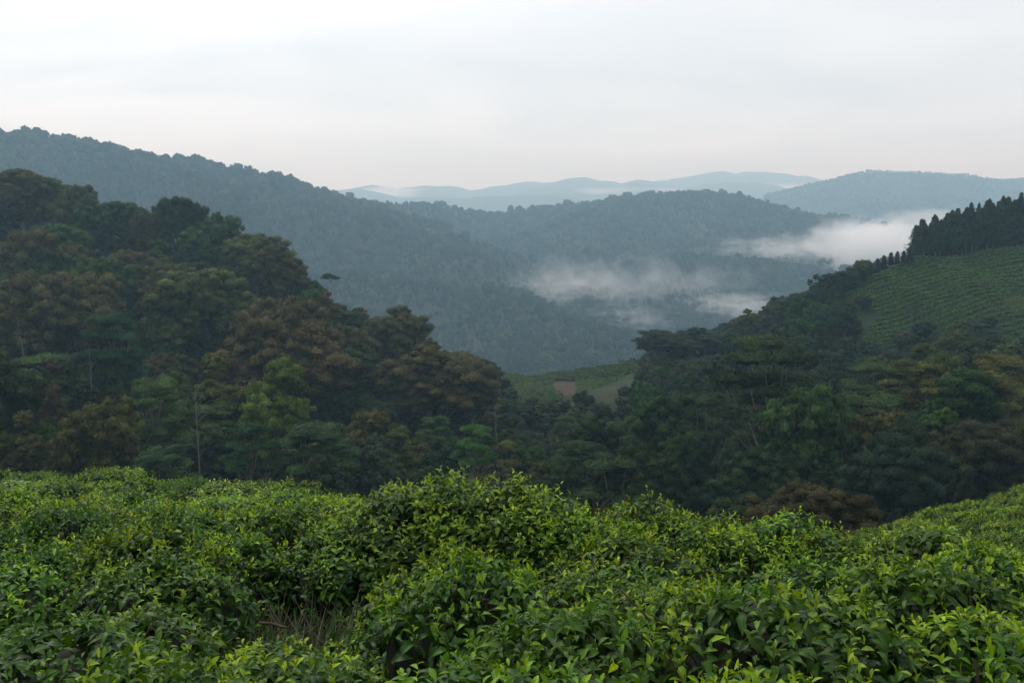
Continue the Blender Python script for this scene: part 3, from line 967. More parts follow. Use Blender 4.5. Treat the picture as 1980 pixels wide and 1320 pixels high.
def pick_kind(u, v, rnd):
    """v: row of the tree's middle"""
    q = rnd.random()
    left = u < 960 - 0.0 * v and u < np.interp(v, [330, 740, 900], [500, 960, 1000])
    if left:
        if v < 780:
            if q < 0.30: return 'domed_tree', 'domed%d' % rnd.randrange(5), rnd.choice(['rusty brown', 'brown', 'brown']), 12.0
            if q < 0.55: return 'domed_tree', 'domed%d' % rnd.randrange(5), rnd.choice(['olive', 'olive', 'mid green']), 11.0
            if q < 0.85: return 'bushy_tree', 'bushy%d' % rnd.randrange(3), rnd.choice(['mid green', 'dark green', 'olive']), 9.0
            if q < 0.93: return 'tall_tree', 'tall%d' % rnd.randrange(2), rnd.choice(['mid green', 'dark green']), 6.0
            return 'umbrella_tree', 'umbrella%d' % rnd.randrange(4), 'dark green', 11.0
        if q < 0.22: return 'umbrella_tree', 'umbrella%d' % rnd.randrange(4), rnd.choice(['dark green', 'mid green']), 11.0
        if q < 0.75: return 'bushy_tree', 'bushy%d' % rnd.randrange(3), rnd.choice(['dark green', 'mid green', 'dark green', 'olive']), 9.0
        return 'tall_tree', 'tall%d' % rnd.randrange(2), rnd.choice(['dark green', 'olive']), 6.0
    if 1400 < u < 1700 and v < 700 and v > 530:
        if q < 0.62: return 'pine_tree', 'pine%d' % rnd.randrange(4), 'dark green', 4.4
        return 'bushy_tree', 'bushy%d' % rnd.randrange(3), rnd.choice(['dark green', 'mid green']), 8.0
    if q < 0.28: return 'umbrella_tree', 'umbrella%d' % rnd.randrange(4), rnd.choice(['olive', 'mid green', 'dark green', 'dark green']), 12.0
    if q < 0.78: return 'bushy_tree', 'bushy%d' % rnd.randrange(3), rnd.choice(['dark green', 'mid green', 'dark green', 'olive']), 9.0
    if q < 0.90: return 'tall_tree', 'tall%d' % rnd.randrange(2), rnd.choice(['dark green', 'mid green', 'grey-green']), 6.0
    return 'domed_tree', 'domed%d' % rnd.randrange(5), rnd.choice(['dark green', 'mid green']), 12.0


def near_candidates():
    rnd = random.Random(21)
    sp = 7.0
    pts = []
    y = 58.0
    while y < 400:
        half = 0.56 * y + 15
        x = -half
        while x < half:
            pts.append((x + rnd.uniform(-.42, .42) * sp, y + rnd.uniform(-.42, .42) * sp))
            x += sp
        y += sp
    A_ = np.array(pts)
    if True:
        for (px, py), z in zip(pts, H(A_[:, 0], A_[:, 1])):
            z = float(z)
            if py < 100 and z > -22:
                continue
            ub, vb = proj(px, py, z)
            um, vm = proj(px, py, z + 10)
            kind, key, hue, W = pick_kind(float(um), float(vm), rnd)
            if py < 125:
                kind, key, hue, W = 'bushy_tree', 'near_dome1', rnd.choice(['dark green', 'dark green', 'mid green']), 8.0
            P = PROTO[key]
            s = W / P[2] * rnd.choice([0.8, 0.95, 1.1, 1.25, 1.45]) * rnd.uniform(0.9, 1.1)
            zs = s * rnd.uniform(0.85, 1.1)
            if 'pine' in key:
                zs *= 0.8
            right = um > 1000
            if right and py > 200:
                s *= 0.75; zs *= 0.72
            if 1000 < um < 1420 and py > 125:
                s *= 0.72; zs *= 0.78
            # keep the tea fields and the saddle clear
            ut, vt = proj(px, py, z + P[3] * zs)
            if any(in_poly(float(ub), float(vv), TEA_FIELD) for vv in (vb, vt + 18, (vb + vt) / 2)):
                continue
            if any(in_poly(float(ub), float(vv), SADDLE_FIELD) for vv in (vb, vt + 10, (vb + vt) / 2)):
                continue
            if um > 1640 and py > 285:
                continue
            if 955 < ut < 1240 and py > 285 - 0.1 * abs(ut - 1100):
                continue
            if 955 < ut < 1235 and vt < np.interp(ut, [955, 1000, 1060, 1150, 1235], [805, 820, 805, 800, 775]):
                continue
            if ut < 960 and ut + P[2] * s / 2 * FPX / py * 0.8 > 962 and vt < 790:
                continue
            # the skyline of each near hill follows the photograph's outline
            sky = np.interp(float(ut), [0, 60, 130, 200, 300, 350, 420, 470, 560, 600, 680, 760, 830, 900, 940, 965, 1000, 1230, 1260, 1400, 1450, 1560, 1640, 1700],
                            [330, 335, 360, 385, 388, 385, 412, 430, 480, 530, 590, 600, 650, 680, 720, 760, 760, 760, 690, 645, 610, 560, 540, 545])
            if vt < sky - 4:
                fac = (vb - sky) / max(vb - vt, 1)
                if fac < 0.45:
                    continue
                zs *= fac * rnd.uniform(0.9, 1.0); s *= max(0.6, fac)
            if hidden(np.array([px]), np.array([py]), np.array([z + P[3] * zs]))[0]:
                continue
            cand.append((math.hypot(px, py), dict(name=kind, key=key, x=px, y=py, sx=s, sz=zs, hue=hue, color=[q * (0.92 if um > 1000 else 1.0) for q in HUES[hue]], label=None, cat='tree', force=False, z=z)))


near_candidates()
FEAT = []
for d_, c in cand:
    if c['force'] and c['label']:
        P = PROTO[c['key']]
        u1, v1 = proj(c['x'], c['y'], c['z'] + P[3] * c['sz'])
        rw = P[2] * c['sx'] / 2 * FPX / c['y']
        FEAT.append((c['y'], float(u1), float(v1), rw, min(1.5 * rw, 0.6 * P[3] * c['sz'] * FPX / c['y'])))


def blocks_feature(y, u, vt, rw):
    for fy, fu, fv, fr, fh in FEAT:
        if y < fy - 2 and abs(u - fu) < (fr + rw) * 0.72 and vt < fv + fh:
            return True
    return False


LEFTOVER = []
cand.sort(key=lambda c: c[0])
COUNT = {}
for d_, c in cand:
    P = PROTO[c['key']]
    z = c['z']
    hh = P[3] * c['sz']
    low = 0.1 if ('pine' in c['key'] or 'bushy' in c['key']) else (0.45 if 'umbrella' in c['key'] else 0.28)
    u1, v1 = proj(c['x'], c['y'], z + hh)
    u2, v2 = proj(c['x'], c['y'], z + hh * low)
    res = sprite(float(u1), float(v1 + v2) / 2, P[2] * c['sx'] / 2 * FPX / c['y'] * 0.95, float(v2 - v1) / 2)
    share, npx = res[0], res[1]
    if not c['force'] and blocks_feature(c['y'], float(u1), float(v1), P[2] * c['sx'] / 2 * FPX / c['y'] * 0.95):
        continue
    need = 0.05 if c['force'] else 0.09
    if npx >= 4 and share > need and COUNT.get(c['name'], 0) < 290:
        y0, y1, x0, x1, m = res[2]
        DEP[y0:y1, x0:x1] |= m
        COUNT[c['name']] = COUNT.get(c['name'], 0) + 1
        add_tree(c['name'], c['key'], c['x'], c['y'], c['sx'], c['sz'], c['hue'], c['color'], zone=c.get('zone'), label=c['label'], zg=c['z'])
    elif npx > 0 and c['y'] > 170:
        LEFTOVER.append((c['x'], c['y'], z, c['sx'] * P[2] / 13, max(hh / 20 * 0.9, c['sx'] * P[2] / 14)))
print('TREES', COUNT, 'leftover', len(LEFTOVER))

# ------------------------------------------------------------------ scattered masses (what nobody could count)
def hidden_collection(name, objs):
    c = bpy.data.collections.new(name)
    for o in objs:
        c.objects.link(o)
    return c


def scatter(name, P, scl, rotz, coll, label, n_protos, rng):
    me = bpy.data.meshes.new(name)
    me.vertices.add(len(P)); me.vertices.foreach_set('co', np.asarray(P, np.float32).ravel())
    a = me.attributes.new('scl', 'FLOAT_VECTOR', 'POINT'); a.data.foreach_set('vector', np.asarray(scl, np.float32).ravel())
    a = me.attributes.new('rot', 'FLOAT_VECTOR', 'POINT')
    a.data.foreach_set('vector', np.stack([np.zeros(len(P)), np.zeros(len(P)), rotz], 1).astype(np.float32).ravel())
    a = me.attributes.new('idx', 'INT', 'POINT'); a.data.foreach_set('value', rng.integers(0, n_protos, len(P)).astype(np.int32))
    o = obj(name, me)
    ng = bpy.data.node_groups.new(name + '_scatter', 'GeometryNodeTree')
    ng.interface.new_socket('Geometry', in_out='INPUT', socket_type='NodeSocketGeometry')
    ng.interface.new_socket('Geometry', in_out='OUTPUT', socket_type='NodeSocketGeometry')
    n, l = ng.nodes, ng.links
    gi, go = n.new('NodeGroupInput'), n.new('NodeGroupOutput')
    ci = n.new('GeometryNodeCollectionInfo')
    ci.inputs['Collection'].default_value = coll
    ci.inputs['Separate Children'].default_value = True
    ci.inputs['Reset Children'].default_value = True
    ip = n.new('GeometryNodeInstanceOnPoints')
    ip.inputs['Pick Instance'].default_value = True
    l.new(gi.outputs[0], ip.inputs['Points']); l.new(ci.outputs[0], ip.inputs['Instance'])
    for nm, ty, sock in (('scl', 'FLOAT_VECTOR', 'Scale'), ('rot', 'FLOAT_VECTOR', 'Rotation'), ('idx', 'INT', 'Instance Index')):
        na = n.new('GeometryNodeInputNamedAttribute'); na.data_type = ty
        na.inputs['Name'].default_value = nm
        src = na.outputs['Attribute']
        l.new(src, ip.inputs[sock])
    l.new(ip.outputs[0], go.inputs[0])
    md = o.modifiers.new('scatter', 'NODES'); md.node_group = ng
    tag(o, label, kind='stuff')
    return o


def far_crown(i):
    rng = np.random.default_rng(500 + i)
    lobes = [(np.array((0, 0, 8.0)), (4.6, 4.6, 4.2))]
    nl = 9 + i
    for d in fib(nl, rng, -0.1):
        k = rng.uniform(0.75, 1.15)
        lobes.append((np.array((d[0] * 4 * k, d[1] * 4 * k, 8.5 + d[2] * 4.0 * k)), (rng.uniform(1.6, 2.6),) * 2 + (rng.uniform(1.2, 2.0),)))
    V, Q, T, r = crown_from_lobes(lobes, rng, 420, 1.15, core=0.93, jitter=0.5)
    # a stub of trunk and skirt so nothing floats
    Vt, Ft = tube(np.array([(0, 0, -3.0), (0, 0, 2.0), (0, 0, 7.0)]), [1.6, 1.3, 1.0], 6)
    me = mesh_np('far_crown', np.vstack([V, Vt]), [np.vstack([Q, Ft + len(V)]), T], mats=[M_FAR], fattr={'rnd': np.concatenate([r[:len(Q)], np.full(len(Ft), 0.1), r[len(Q):]])})
    return bpy.data.objects.new('far_crown', me)


FARC = hidden_collection('far_crowns', [far_crown(i) for i in range(6)])


def forest_points(r0, r1, sp, sc, rng, cond=None):
    half = r1 * 0.56
    gx = np.arange(-half, half, sp); gy = np.arange(r0 * 0.8, r1, sp)
    X, Y = np.meshgrid(gx, gy)
    X = X.ravel() + rng.uniform(-.45, .45, X.size) * sp; Y = Y.ravel() + rng.uniform(-.45, .45, Y.size) * sp
    r = np.hypot(X, Y)
    k = (r > r0) & (r < r1) & (np.abs(X) < 0.555 * Y + 20)
    X, Y = X[k], Y[k]
    Z = H(X, Y)
    s = sc * rng.uniform(0.5, 1.2, len(X)) * (1 + 0.2 * (rng.random(len(X)) < 0.06)) * (0.85 + 0.5 * np.clip(fbm(X / 120, Y / 120, 88, 3), -0.4, 0.5))
    k = ~hidden(X, Y, Z + 13 * s, 0.0008)
    if cond is not None:
        k &= cond(X, Y, Z)
    X, Y, Z, s = X[k], Y[k], Z[k], s[k]
    P = np.stack([X, Y, Z], 1)
    S = np.stack([s * rng.uniform(0.85, 1.15, len(s)), s * rng.uniform(0.85, 1.15, len(s)), s * rng.uniform(0.75, 1.25, len(s))], 1)
    return P, S


rg = np.random.default_rng(77)
for nm, r0, r1, sp, sc, lab, cond in (
        ('forest', 430, 1750, 10.0, 1.12, 'hazy blue-green forest carpeting the valley beyond the saddle', None),
        ('forest', 1750, 3750, 12.5, 1.2, 'blue-grey forest covering the middle ridges behind the mist', None),
        ('forest', 3750, 4700, 15.0, 0.85, 'faint forest cover on the large blue mountain', lambda X, Y, Z: X / Y > 0.25)):
    P, S = forest_points(r0, r1, sp, sc, rg, cond)
    print('forest', r0, len(P))
    scatter(nm, P, S, rg.uniform(0, 6.28, len(P)), FARC, lab, 6, rg)

# understorey on the near hills: low growth between the trees
def under_points(rng):
    sp = 4.2
    gx = np.arange(-260, 260, sp); gy = np.arange(40, 420, sp)
    X, Y = np.meshgrid(gx, gy)
    X = X.ravel() + rng.uniform(-.45, .45, X.size) * sp; Y = Y.ravel() + rng.uniform(-.45, .45, Y.size) * sp
    Z = H(X, Y)
    k = (np.abs(X) < 0.56 * Y + 12) & (Y > 85) & (Z < np.where(Y < 120, -25, 99)) & (np.hypot(X, Y) < 430)
    k &= ~hidden(X, Y, Z + 4, 0.001)
    X, Y, Z = X[k], Y[k], Z[k]
    U, Vv = proj(X, Y, Z)
    ok = np.array([not in_poly(u, v + 3, TEA_FIELD) and not in_poly(u, v, SADDLE_FIELD) for u, v in zip(U, Vv)])
    ok &= ~((U > 1700) & (Y > 296)) & ~((U > 950) & (U < 1245) & (Y > 275))
    X, Y, Z = X[ok], Y[ok], Z[ok]
    s = rng.uniform(0.22, 0.5, len(X))
    P = np.stack([X, Y, Z - 1.2 * s], 1)
    return P, np.stack([s, s, s * rng.uniform(0.6, 1.0, len(s))], 1)


P, S = under_points(rg)
if LEFTOVER:
    L = np.array(LEFTOVER)
    P = np.vstack([P, L[:, :3]]); S = np.vstack([S, np.stack([L[:, 3], L[:, 3], L[:, 4]], 1)])
print('undergrowth', len(P))
scatter('undergrowth', P, S, rg.uniform(0, 6.28, len(P)), FARC, 'dark undergrowth and half-hidden trees between the forest crowns', 6, rg)


# ------------------------------------------------------------------ dead and leaning trees
def bare_tree(name, u, vtop, d, seed, label, spread=2.4, lean=0.0, r=0.28, nb=9, mat=None, tuft=None):
    rng = np.random.default_rng(seed)
    p = pix(u, vtop, d)
    x, y = p[0], p[1]
    z = float(H(x, y)); h = p[2] - z
    e = empty(name, (x, y, z))
    P = wig((-lean * h, 0, -1), (0, 0, h), 8, 0.12, rng)
    t = [tube(P, np.linspace(r, r * 0.18, 8), 7)]
    for i in range(nb):
        s = rng.uniform(0.5, 0.97); k = int(s * 7)
        st = P[k] * (1 - (s * 7 - k)) + P[min(k + 1, 7)] * (s * 7 - k)
        a = rng.uniform(0, 6.28); ln = spread * rng.uniform(0.5, 1.0) * (1.15 - s * 0.5)
        tip = st + np.array((math.cos(a) * ln * 0.6, math.sin(a) * ln * 0.5, ln * rng.uniform(0.5, 1.1)))
        Q = wig(st, tip, 5, 0.1, rng)
        t.append(tube(Q, np.linspace(r * 0.32, r * 0.06, 5), 5))
        for _ in range(2):
            tp = Q[3] + rng.normal(0, ln * 0.3, 3) + (0, 0, ln * 0.15)
            t.append(tube(wig(Q[2], tp, 4, 0.05, rng), np.linspace(r * 0.15, r * 0.04, 4), 4))
    V, F = join_tubes(t[:1])
    obj('trunk', mesh_np('bare_trunk', V, [F], smooth=True, mats=[mat or M_PALE]), e)
    if len(t) > 1:
        V, F = join_tubes(t[1:])
        obj('branch_crown', mesh_np('bare_branches', V, [F], smooth=True, mats=[mat or M_PALE]), e)
    if tuft:
        lobes = [(np.array((rng.normal(0, tuft * 1.2), rng.normal(0, tuft * 0.6), h - rng.uniform(0, 1.2))), (tuft * rng.uniform(.5, .9),) * 2 + (tuft * 0.3,)) for _ in range(7)]
        V, Q, T, r_ = crown_from_lobes(lobes, rng, 700, 0.4, core=0.6, jitter=0.6)
        obj('crown', mesh_np('tuft_crown', V, [Q, T], mats=[M_CROWN], fattr={'rnd': r_}), e, HUES['dark green'])
    return tag(e, label, 'tree')


bare_tree('dead_tree', 378, 742, 138, 61, 'bare pale dead tree rising straight above the tea', 3.4, 0.02, 0.19, 14)
bare_tree('dead_tree', 32, 612, 182, 62, 'thin pale leaning dead trunk below the red-brown dome', 1.4, -0.12, 0.17, 3)
bare_tree('dead_tree', 172, 668, 170, 63, 'short forked pale snag on the dark slope', 2.2, 0.0, 0.2, 6)
bare_tree('dead_tree', 955, 780, 205, 64, 'leaning bare tree below the tip of the forest spur', 2.4, -0.1, 0.18, 7, M_BARK)
bare_tree('snag_tree', 640, 530, 266, 65, 'crooked half-bare tree reaching out from the forest skyline', 4.5, 0.0, 0.22, 8, M_BARK, 1.4)

# ------------------------------------------------------------------ tea rows on the far hill
ORD = ('first second third fourth fifth sixth seventh eighth ninth tenth eleventh twelfth thirteenth fourteenth fifteenth sixteenth seventeenth eighteenth nineteenth '
       'twentieth').split() + ['twenty-' + w for w in 'first second third fourth fifth sixth seventh eighth ninth'.split()] + ['thirtieth'] + \
    ['thirty-' + w for w in 'first second third fourth fifth sixth seventh eighth ninth'.split()] + ['fortieth'] + \
    ['forty-' + w for w in 'first second third fourth fifth sixth seventh eighth ninth'.split()] + ['fiftieth'] + ['fifty-' + w for w in 'first second third fourth fifth sixth seventh eighth ninth'.split()]


def tea_row(path, width, height, rng, color, label, group, dens=48, size=0.36, bare=None):
    """one clipped hedge row along path (n,3)"""
    seg = np.linalg.norm(np.diff(path, axis=0), axis=1)
    s = np.concatenate([[0], np.cumsum(seg)])
    L = s[-1]
    n = int(L * dens)
    t = rng.uniform(0, L, n)
    P = np.stack([np.interp(t, s, path[:, k]) for k in range(3)], 1)
    T = unit(np.stack([np.interp(t + 0.5, s, path[:, k]) - np.interp(t - 0.5, s, path[:, k]) for k in range(3)], 1))
    side = unit(np.cross(T, (0, 0, 1.0)))
    th = rng.uniform(-0.1, math.pi + 0.1, n)
    bump = 0.92 + 0.30 * (vnoise(t * 0.95, np.zeros(n) + rng.uniform(0, 99), 6) * 2) + rng.normal(0, 0.08, n)
    bump *= 0.85 + 0.3 * (vnoise(t * 0.35, np.zeros(n) + rng.uniform(0, 99), 4) + 0.5)
    Pp = P + side * (np.cos(th) * width / 2 * bump)[:, None]
    Pp[:, 2] += np.maximum(np.sin(th), 0.05) ** 0.6 * height * bump
    nn = side * np.cos(th)[:, None] + np.array((0, 0, 1.0)) * np.sin(th)[:, None]
    if bare is not None:
        keep = rng.random(n) > bare(P)
        Pp, nn, t = Pp[keep], nn[keep], t[keep]
    V, Q = cards(Pp, nn, size, rng, 0.6, 0.45)
    rnd = np.clip(rng.random(len(Pp)) * 0.6 + 0.4 * (vnoise(t * 0.6, t * 0, 9) + 0.5), 0, 1)
    e = empty('tea_row', path[len(path) // 2])
    V = V - path[len(path) // 2]
    obj('foliage', mesh_np('tea_row_foliage', V, [Q], mats=[M_TEAFAR], fattr={'rnd': rnd}), e, color)
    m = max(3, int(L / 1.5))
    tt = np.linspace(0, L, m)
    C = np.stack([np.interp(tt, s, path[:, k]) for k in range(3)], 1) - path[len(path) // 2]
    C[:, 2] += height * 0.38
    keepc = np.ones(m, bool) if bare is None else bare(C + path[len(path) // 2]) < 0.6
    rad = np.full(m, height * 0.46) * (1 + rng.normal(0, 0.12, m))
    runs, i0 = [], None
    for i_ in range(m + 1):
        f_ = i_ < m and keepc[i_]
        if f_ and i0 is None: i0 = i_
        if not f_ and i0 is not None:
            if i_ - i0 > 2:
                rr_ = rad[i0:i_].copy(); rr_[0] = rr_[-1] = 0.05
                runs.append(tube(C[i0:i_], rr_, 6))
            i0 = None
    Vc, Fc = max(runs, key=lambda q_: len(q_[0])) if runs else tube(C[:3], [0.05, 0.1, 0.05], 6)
    obj('stems_and_shade_core', mesh_np('tea_row_shade_core', Vc, [Fc], smooth=True, mats=[M_SHADE_CORE]), e)  # dark tube added inside the hedge, no real stems; gap shade is in its colour
    return tag(e, label, 'tea row', group)


def offset_paths(pts, u0, u1, d):
    C = np.array(pts)
    seg = np.linalg.norm(np.diff(C[:, :2], axis=0), axis=1); s = np.concatenate([[0], np.cumsum(seg)])
    t = np.arange(0, s[-1], 1.2)
    X = np.interp(t, s, C[:, 0]); Y = np.interp(t, s, C[:, 1])
    k = 9
    pad = lambda a: np.convolve(np.pad(a, k // 2, mode='edge'), np.ones(k) / k, 'valid')
    X, Y = pad(X), pad(Y)
    tx, ty = np.gradient(X), np.gradient(Y); l = np.hypot(tx, ty)
    X, Y = X + ty / l * d, Y - tx / l * d
    return X, Y


def field_rows(pts, poly, d0, d1, step, width, height, seed, color, lab, group, bare=None, max_rows=60, dens=48):
    rng = np.random.default_rng(seed)
    k = 0
    rows = []
    for d in np.arange(d0, d1, step):
        X, Y = offset_paths(pts, 0, 0, d)
        X = X + 0.0; Y = Y + 0.7 * fbm(X / 11, Y * 0 + d / 6, 44, 3)
        Z = H(X, Y)
        U, Vv = proj(X, Y, Z)
        ok = np.array([in_poly(a, b, poly) for a, b in zip(U, Vv)])
        # longest unbroken run
        best, cur = (0, 0), None
        for i, f in enumerate(list(ok) + [False]):
            if f and cur is None: cur = i
            if not f and cur is not None:
                if i - cur > best[1] - best[0]: best = (cur, i)
                cur = None
        if best[1] - best[0] < 6:
            continue
        sl = slice(*best)
        rows.append(np.stack([X[sl], Y[sl], Z[sl] - 0.05], 1))
    for k, p in enumerate(rows[:max_rows]):
        c = [a * rng.uniform(0.85, 1.15) for a in color]
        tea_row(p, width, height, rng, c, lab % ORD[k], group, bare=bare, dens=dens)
    return len(rows)


def bare_patch(P):
    U, V = proj(P[:, 0], P[:, 1], P[:, 2])
    m = np.clip(1 - np.hypot((U - 1945) / 75, (V - 590) / 55), 0, 1) ** 0.7 * 0.5
    return m + 0.25 * (fbm(P[:, 0] / 9, P[:, 1] / 9, 71, 3) > 0.45)


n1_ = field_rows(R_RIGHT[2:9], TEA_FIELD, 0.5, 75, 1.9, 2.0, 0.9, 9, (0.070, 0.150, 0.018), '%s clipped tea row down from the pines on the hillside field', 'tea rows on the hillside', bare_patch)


def plough(P):
    U, V = proj(P[:, 0], P[:, 1], P[:, 2])
    return np.array([1.0 if in_poly(a, b, PLOUGH) else 0.0 for a, b in zip(U, V)])


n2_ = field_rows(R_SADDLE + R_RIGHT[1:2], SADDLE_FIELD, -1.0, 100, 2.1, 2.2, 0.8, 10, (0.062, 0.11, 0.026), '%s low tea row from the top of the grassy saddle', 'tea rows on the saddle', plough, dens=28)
print('rows', n1_, n2_)

# ------------------------------------------------------------------ tea bushes
def leaf_geo(rows, c, fold, wmax, tw):
    t = np.array(rows)
    w = wmax * np.interp(t, [0, .12, .3, .5, .75, .92, 1], [.10, .34, .82, 1, .74, .28, .02])
    V, UV = [], []
    for ti, wi in zip(t, w):
        for sx in (-1, 0, 1):
            x = sx * wi
            y = ti * (1 - 0.18 * c * ti)
            z = fold * abs(x) * 1.6 + 0.10 * ti - c * ti * ti * 0.62 + tw * x * ti
            V.append((x, y, z)); UV.append((0.5 + sx * 0.5 * wi / wmax, ti))
    F = []
    for i in range(len(t) - 1):
        for j in range(2):
            a = i * 3 + j
            F.append((a, a + 1, a + 4, a + 3))
    return np.array(V), np.array(F), np.array(UV)


SHAPES = [(0.30, 0.35, .20, .1), (0.75, 0.3, .215, -.3), (1.05, 0.25, .22, .2), (0.8, 0.42, .24, -.15), (0.55, 0.5, .19, .35), (1.25, 0.28, .225, 0.)]
LEAF_HI = [leaf_geo([0, .2, .5, .8, 1], *s) for s in SHAPES]
LEAF_LO = [leaf_geo([0, .45, 1], *s) for s in SHAPES]


def bush_leaves(seed, R=0.56, Hh=0.75, nsh=230, tall=False, flush=0.45):
    """leaf table of one bush: (shape, age, rnd, length, M(3x3), origin)"""
    rng = np.random.default_rng(seed)
    ntop = int(nsh * (0.55 if tall else 0.66))
    th = rng.uniform(0, 2 * math.pi, nsh)
    lump = 1 + 0.10 * np.sin(th * 2 + rng.uniform(0, 6)) + 0.06 * np.sin(th * 5 + rng.uniform(0, 6))
    r = R * np.sqrt(rng.uniform(0, 1, nsh)) * lump
    q = r / R
    e_ = 2.2 if tall else 2.7
    drop = 0.36 if tall else 0.38
    bmp = 0.05 * np.sin(r * np.cos(th) * 11 + rng.uniform(0, 6)) * np.sin(r * np.sin(th) * 9 + rng.uniform(0, 6))
    z = Hh * (1 - drop * q ** e_) + bmp * Hh
    nr = Hh * drop * e_ * q ** (e_ - 1) / R
    n = unit(np.stack([nr * np.cos(th), nr * np.sin(th), np.ones(nsh)], 1))
    side = np.arange(nsh) >= ntop
    zs = Hh * rng.uniform(0.12, 0.82, nsh)
    rs = R * lump * (0.9 + 0.14 * np.sin(np.clip(zs / Hh, 0, 1) * math.pi)) * rng.uniform(0.92, 1.05, nsh)
    r = np.where(side, rs, r); z = np.where(side, zs, z)
    n[side] = unit(np.stack([np.cos(th), np.sin(th), np.full(nsh, 0.25)], 1))[side]
    P = np.stack([r * np.cos(th), r * np.sin(th), z], 1)
    up = np.array((0, 0, 1.0))
    a = unit(n * np.where(side, 0.75, 0.45)[:, None] + up * np.where(side, 0.5, 0.6)[:, None] + rng.normal(0, 0.2, (nsh, 3)))
    Ls = rng.uniform(0.08, 0.15, nsh) * (1.45 if tall else 1.0)
    base = P - a * Ls[:, None] * 0.55
    fl = (rng.random(nsh) < flush) & (~side | (rng.random(nsh) < 0.25))
    ref = unit(np.cross(a, rng.normal(0, 1, (nsh, 3)))); bit = np.cross(a, ref)
    m = 8
    out = []
    ph0 = rng.uniform(0, 6.28, nsh)
    for k in range(m):
        t = k / (m - 1)
        f = 1 - t
        ang = np.radians(30 + 66 * t ** 0.6) + rng.normal(0, 0.22, nsh)
        ph = ph0 + k * 2.4 + rng.normal(0, 0.25, nsh)
        rad = ref * np.cos(ph)[:, None] + bit * np.sin(ph)[:, None]
        d = unit(a * np.cos(ang)[:, None] + rad * np.sin(ang)[:, None])
        nn = a * np.sin(ang)[:, None] - rad * np.cos(ang)[:, None]
        tw = rng.normal(0, 0.3, nsh)
        sd = unit(np.cross(d, nn))
        nn2 = unit(nn * np.cos(tw)[:, None] + sd * np.sin(tw)[:, None])
        sd = np.cross(d, nn2)
        ln = (0.034 + 0.044 * min(1, t * 1.7)) * rng.uniform(0.75, 1.25, nsh)
        o = base + a * (Ls * f)[:, None]
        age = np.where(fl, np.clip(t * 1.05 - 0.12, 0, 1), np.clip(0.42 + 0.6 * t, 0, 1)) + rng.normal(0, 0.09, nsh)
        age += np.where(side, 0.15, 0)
        use = np.ones(nsh, bool)
        if k == 0:
            use = fl
        shp = np.where(t < 0.3, rng.choice([0, 4, 1], nsh), rng.choice([1, 2, 3, 5, 2], nsh))
        out.append((shp[use], np.clip(age, 0, 1)[use], rng.random(nsh)[use], ln[use], np.stack([sd, d, nn2], 2)[use], o[use], side[use]))
    return [np.concatenate([q[i] for q in out]) for i in range(7)]


def foliage_mesh(name, tab, mask=None, lo=False, grow=1.0):
    shp, age, rnd, ln, Mx, o, _ = tab
    G = LEAF_LO if lo else LEAF_HI
    Vs, Fs, Us, A, Rn, off = [], [], [], [], [], 0
    for k in range(len(SHAPES)):
        s = shp == k
        if mask is not None:
            s = s & mask
        n = int(s.sum())
        if not n:
            continue
        V, F, UV = G[k]
        W = np.einsum('nij,vj->nvi', Mx[s], V) * (ln[s] * grow)[:, None, None] + o[s][:, None]
        Vs.append(W.reshape(-1, 3))
        FF = (F[None] + (np.arange(n) * len(V))[:, None, None] + off).reshape(-1, 4)
        Fs.append(FF); off += n * len(V)
        Us.append(np.tile(UV[F].reshape(1, -1, 2), (n, 1, 1)).reshape(-1, 2))
        A.append(np.repeat(age[s], len(F))); Rn.append(np.repeat(rnd[s], len(F)))
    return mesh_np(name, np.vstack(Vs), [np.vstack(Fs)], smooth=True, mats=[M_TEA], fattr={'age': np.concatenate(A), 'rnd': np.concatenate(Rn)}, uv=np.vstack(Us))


def stem_and_core_meshes(seed, R, Hh):
    rng = np.random.default_rng(seed)
    tb = []
    for i in range(9):
        a = rng.uniform(0, 6.28); rr = R * rng.uniform(0.2, 0.85)
        tip = np.array((rr * math.cos(a), rr * math.sin(a), Hh * rng.uniform(0.75, 0.95)))
        Q = wig((0.05 * math.cos(a), 0.05 * math.sin(a), -0.05), tip, 6, 0.02, rng)
        tb.append(tube(Q, np.linspace(0.016, 0.005, 6), 5))
        for _ in range(3):
            tp = tip + np.array((rng.normal(0, .12), rng.normal(0, .12), rng.uniform(-.05, .08)))
            tb.append(tube(wig(Q[rng.integers(2, 5)], tp, 4, 0.015, rng), np.linspace(0.007, 0.003, 4), 4))
    V, F = join_tubes(tb)
    st = mesh_np('tea_stems', V, [F], smooth=True, mats=[M_TWIG])
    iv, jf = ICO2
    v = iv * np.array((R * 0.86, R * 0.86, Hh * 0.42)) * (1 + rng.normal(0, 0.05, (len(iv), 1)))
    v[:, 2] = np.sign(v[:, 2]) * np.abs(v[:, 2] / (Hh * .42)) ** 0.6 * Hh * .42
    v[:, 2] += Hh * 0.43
    co = mesh_np('tea_shade_core', v, [jf], smooth=True, mats=[M_SHADE_CORE])  # closed dark dome added inside the bush; its colour paints the shade between leaves
    return st, co


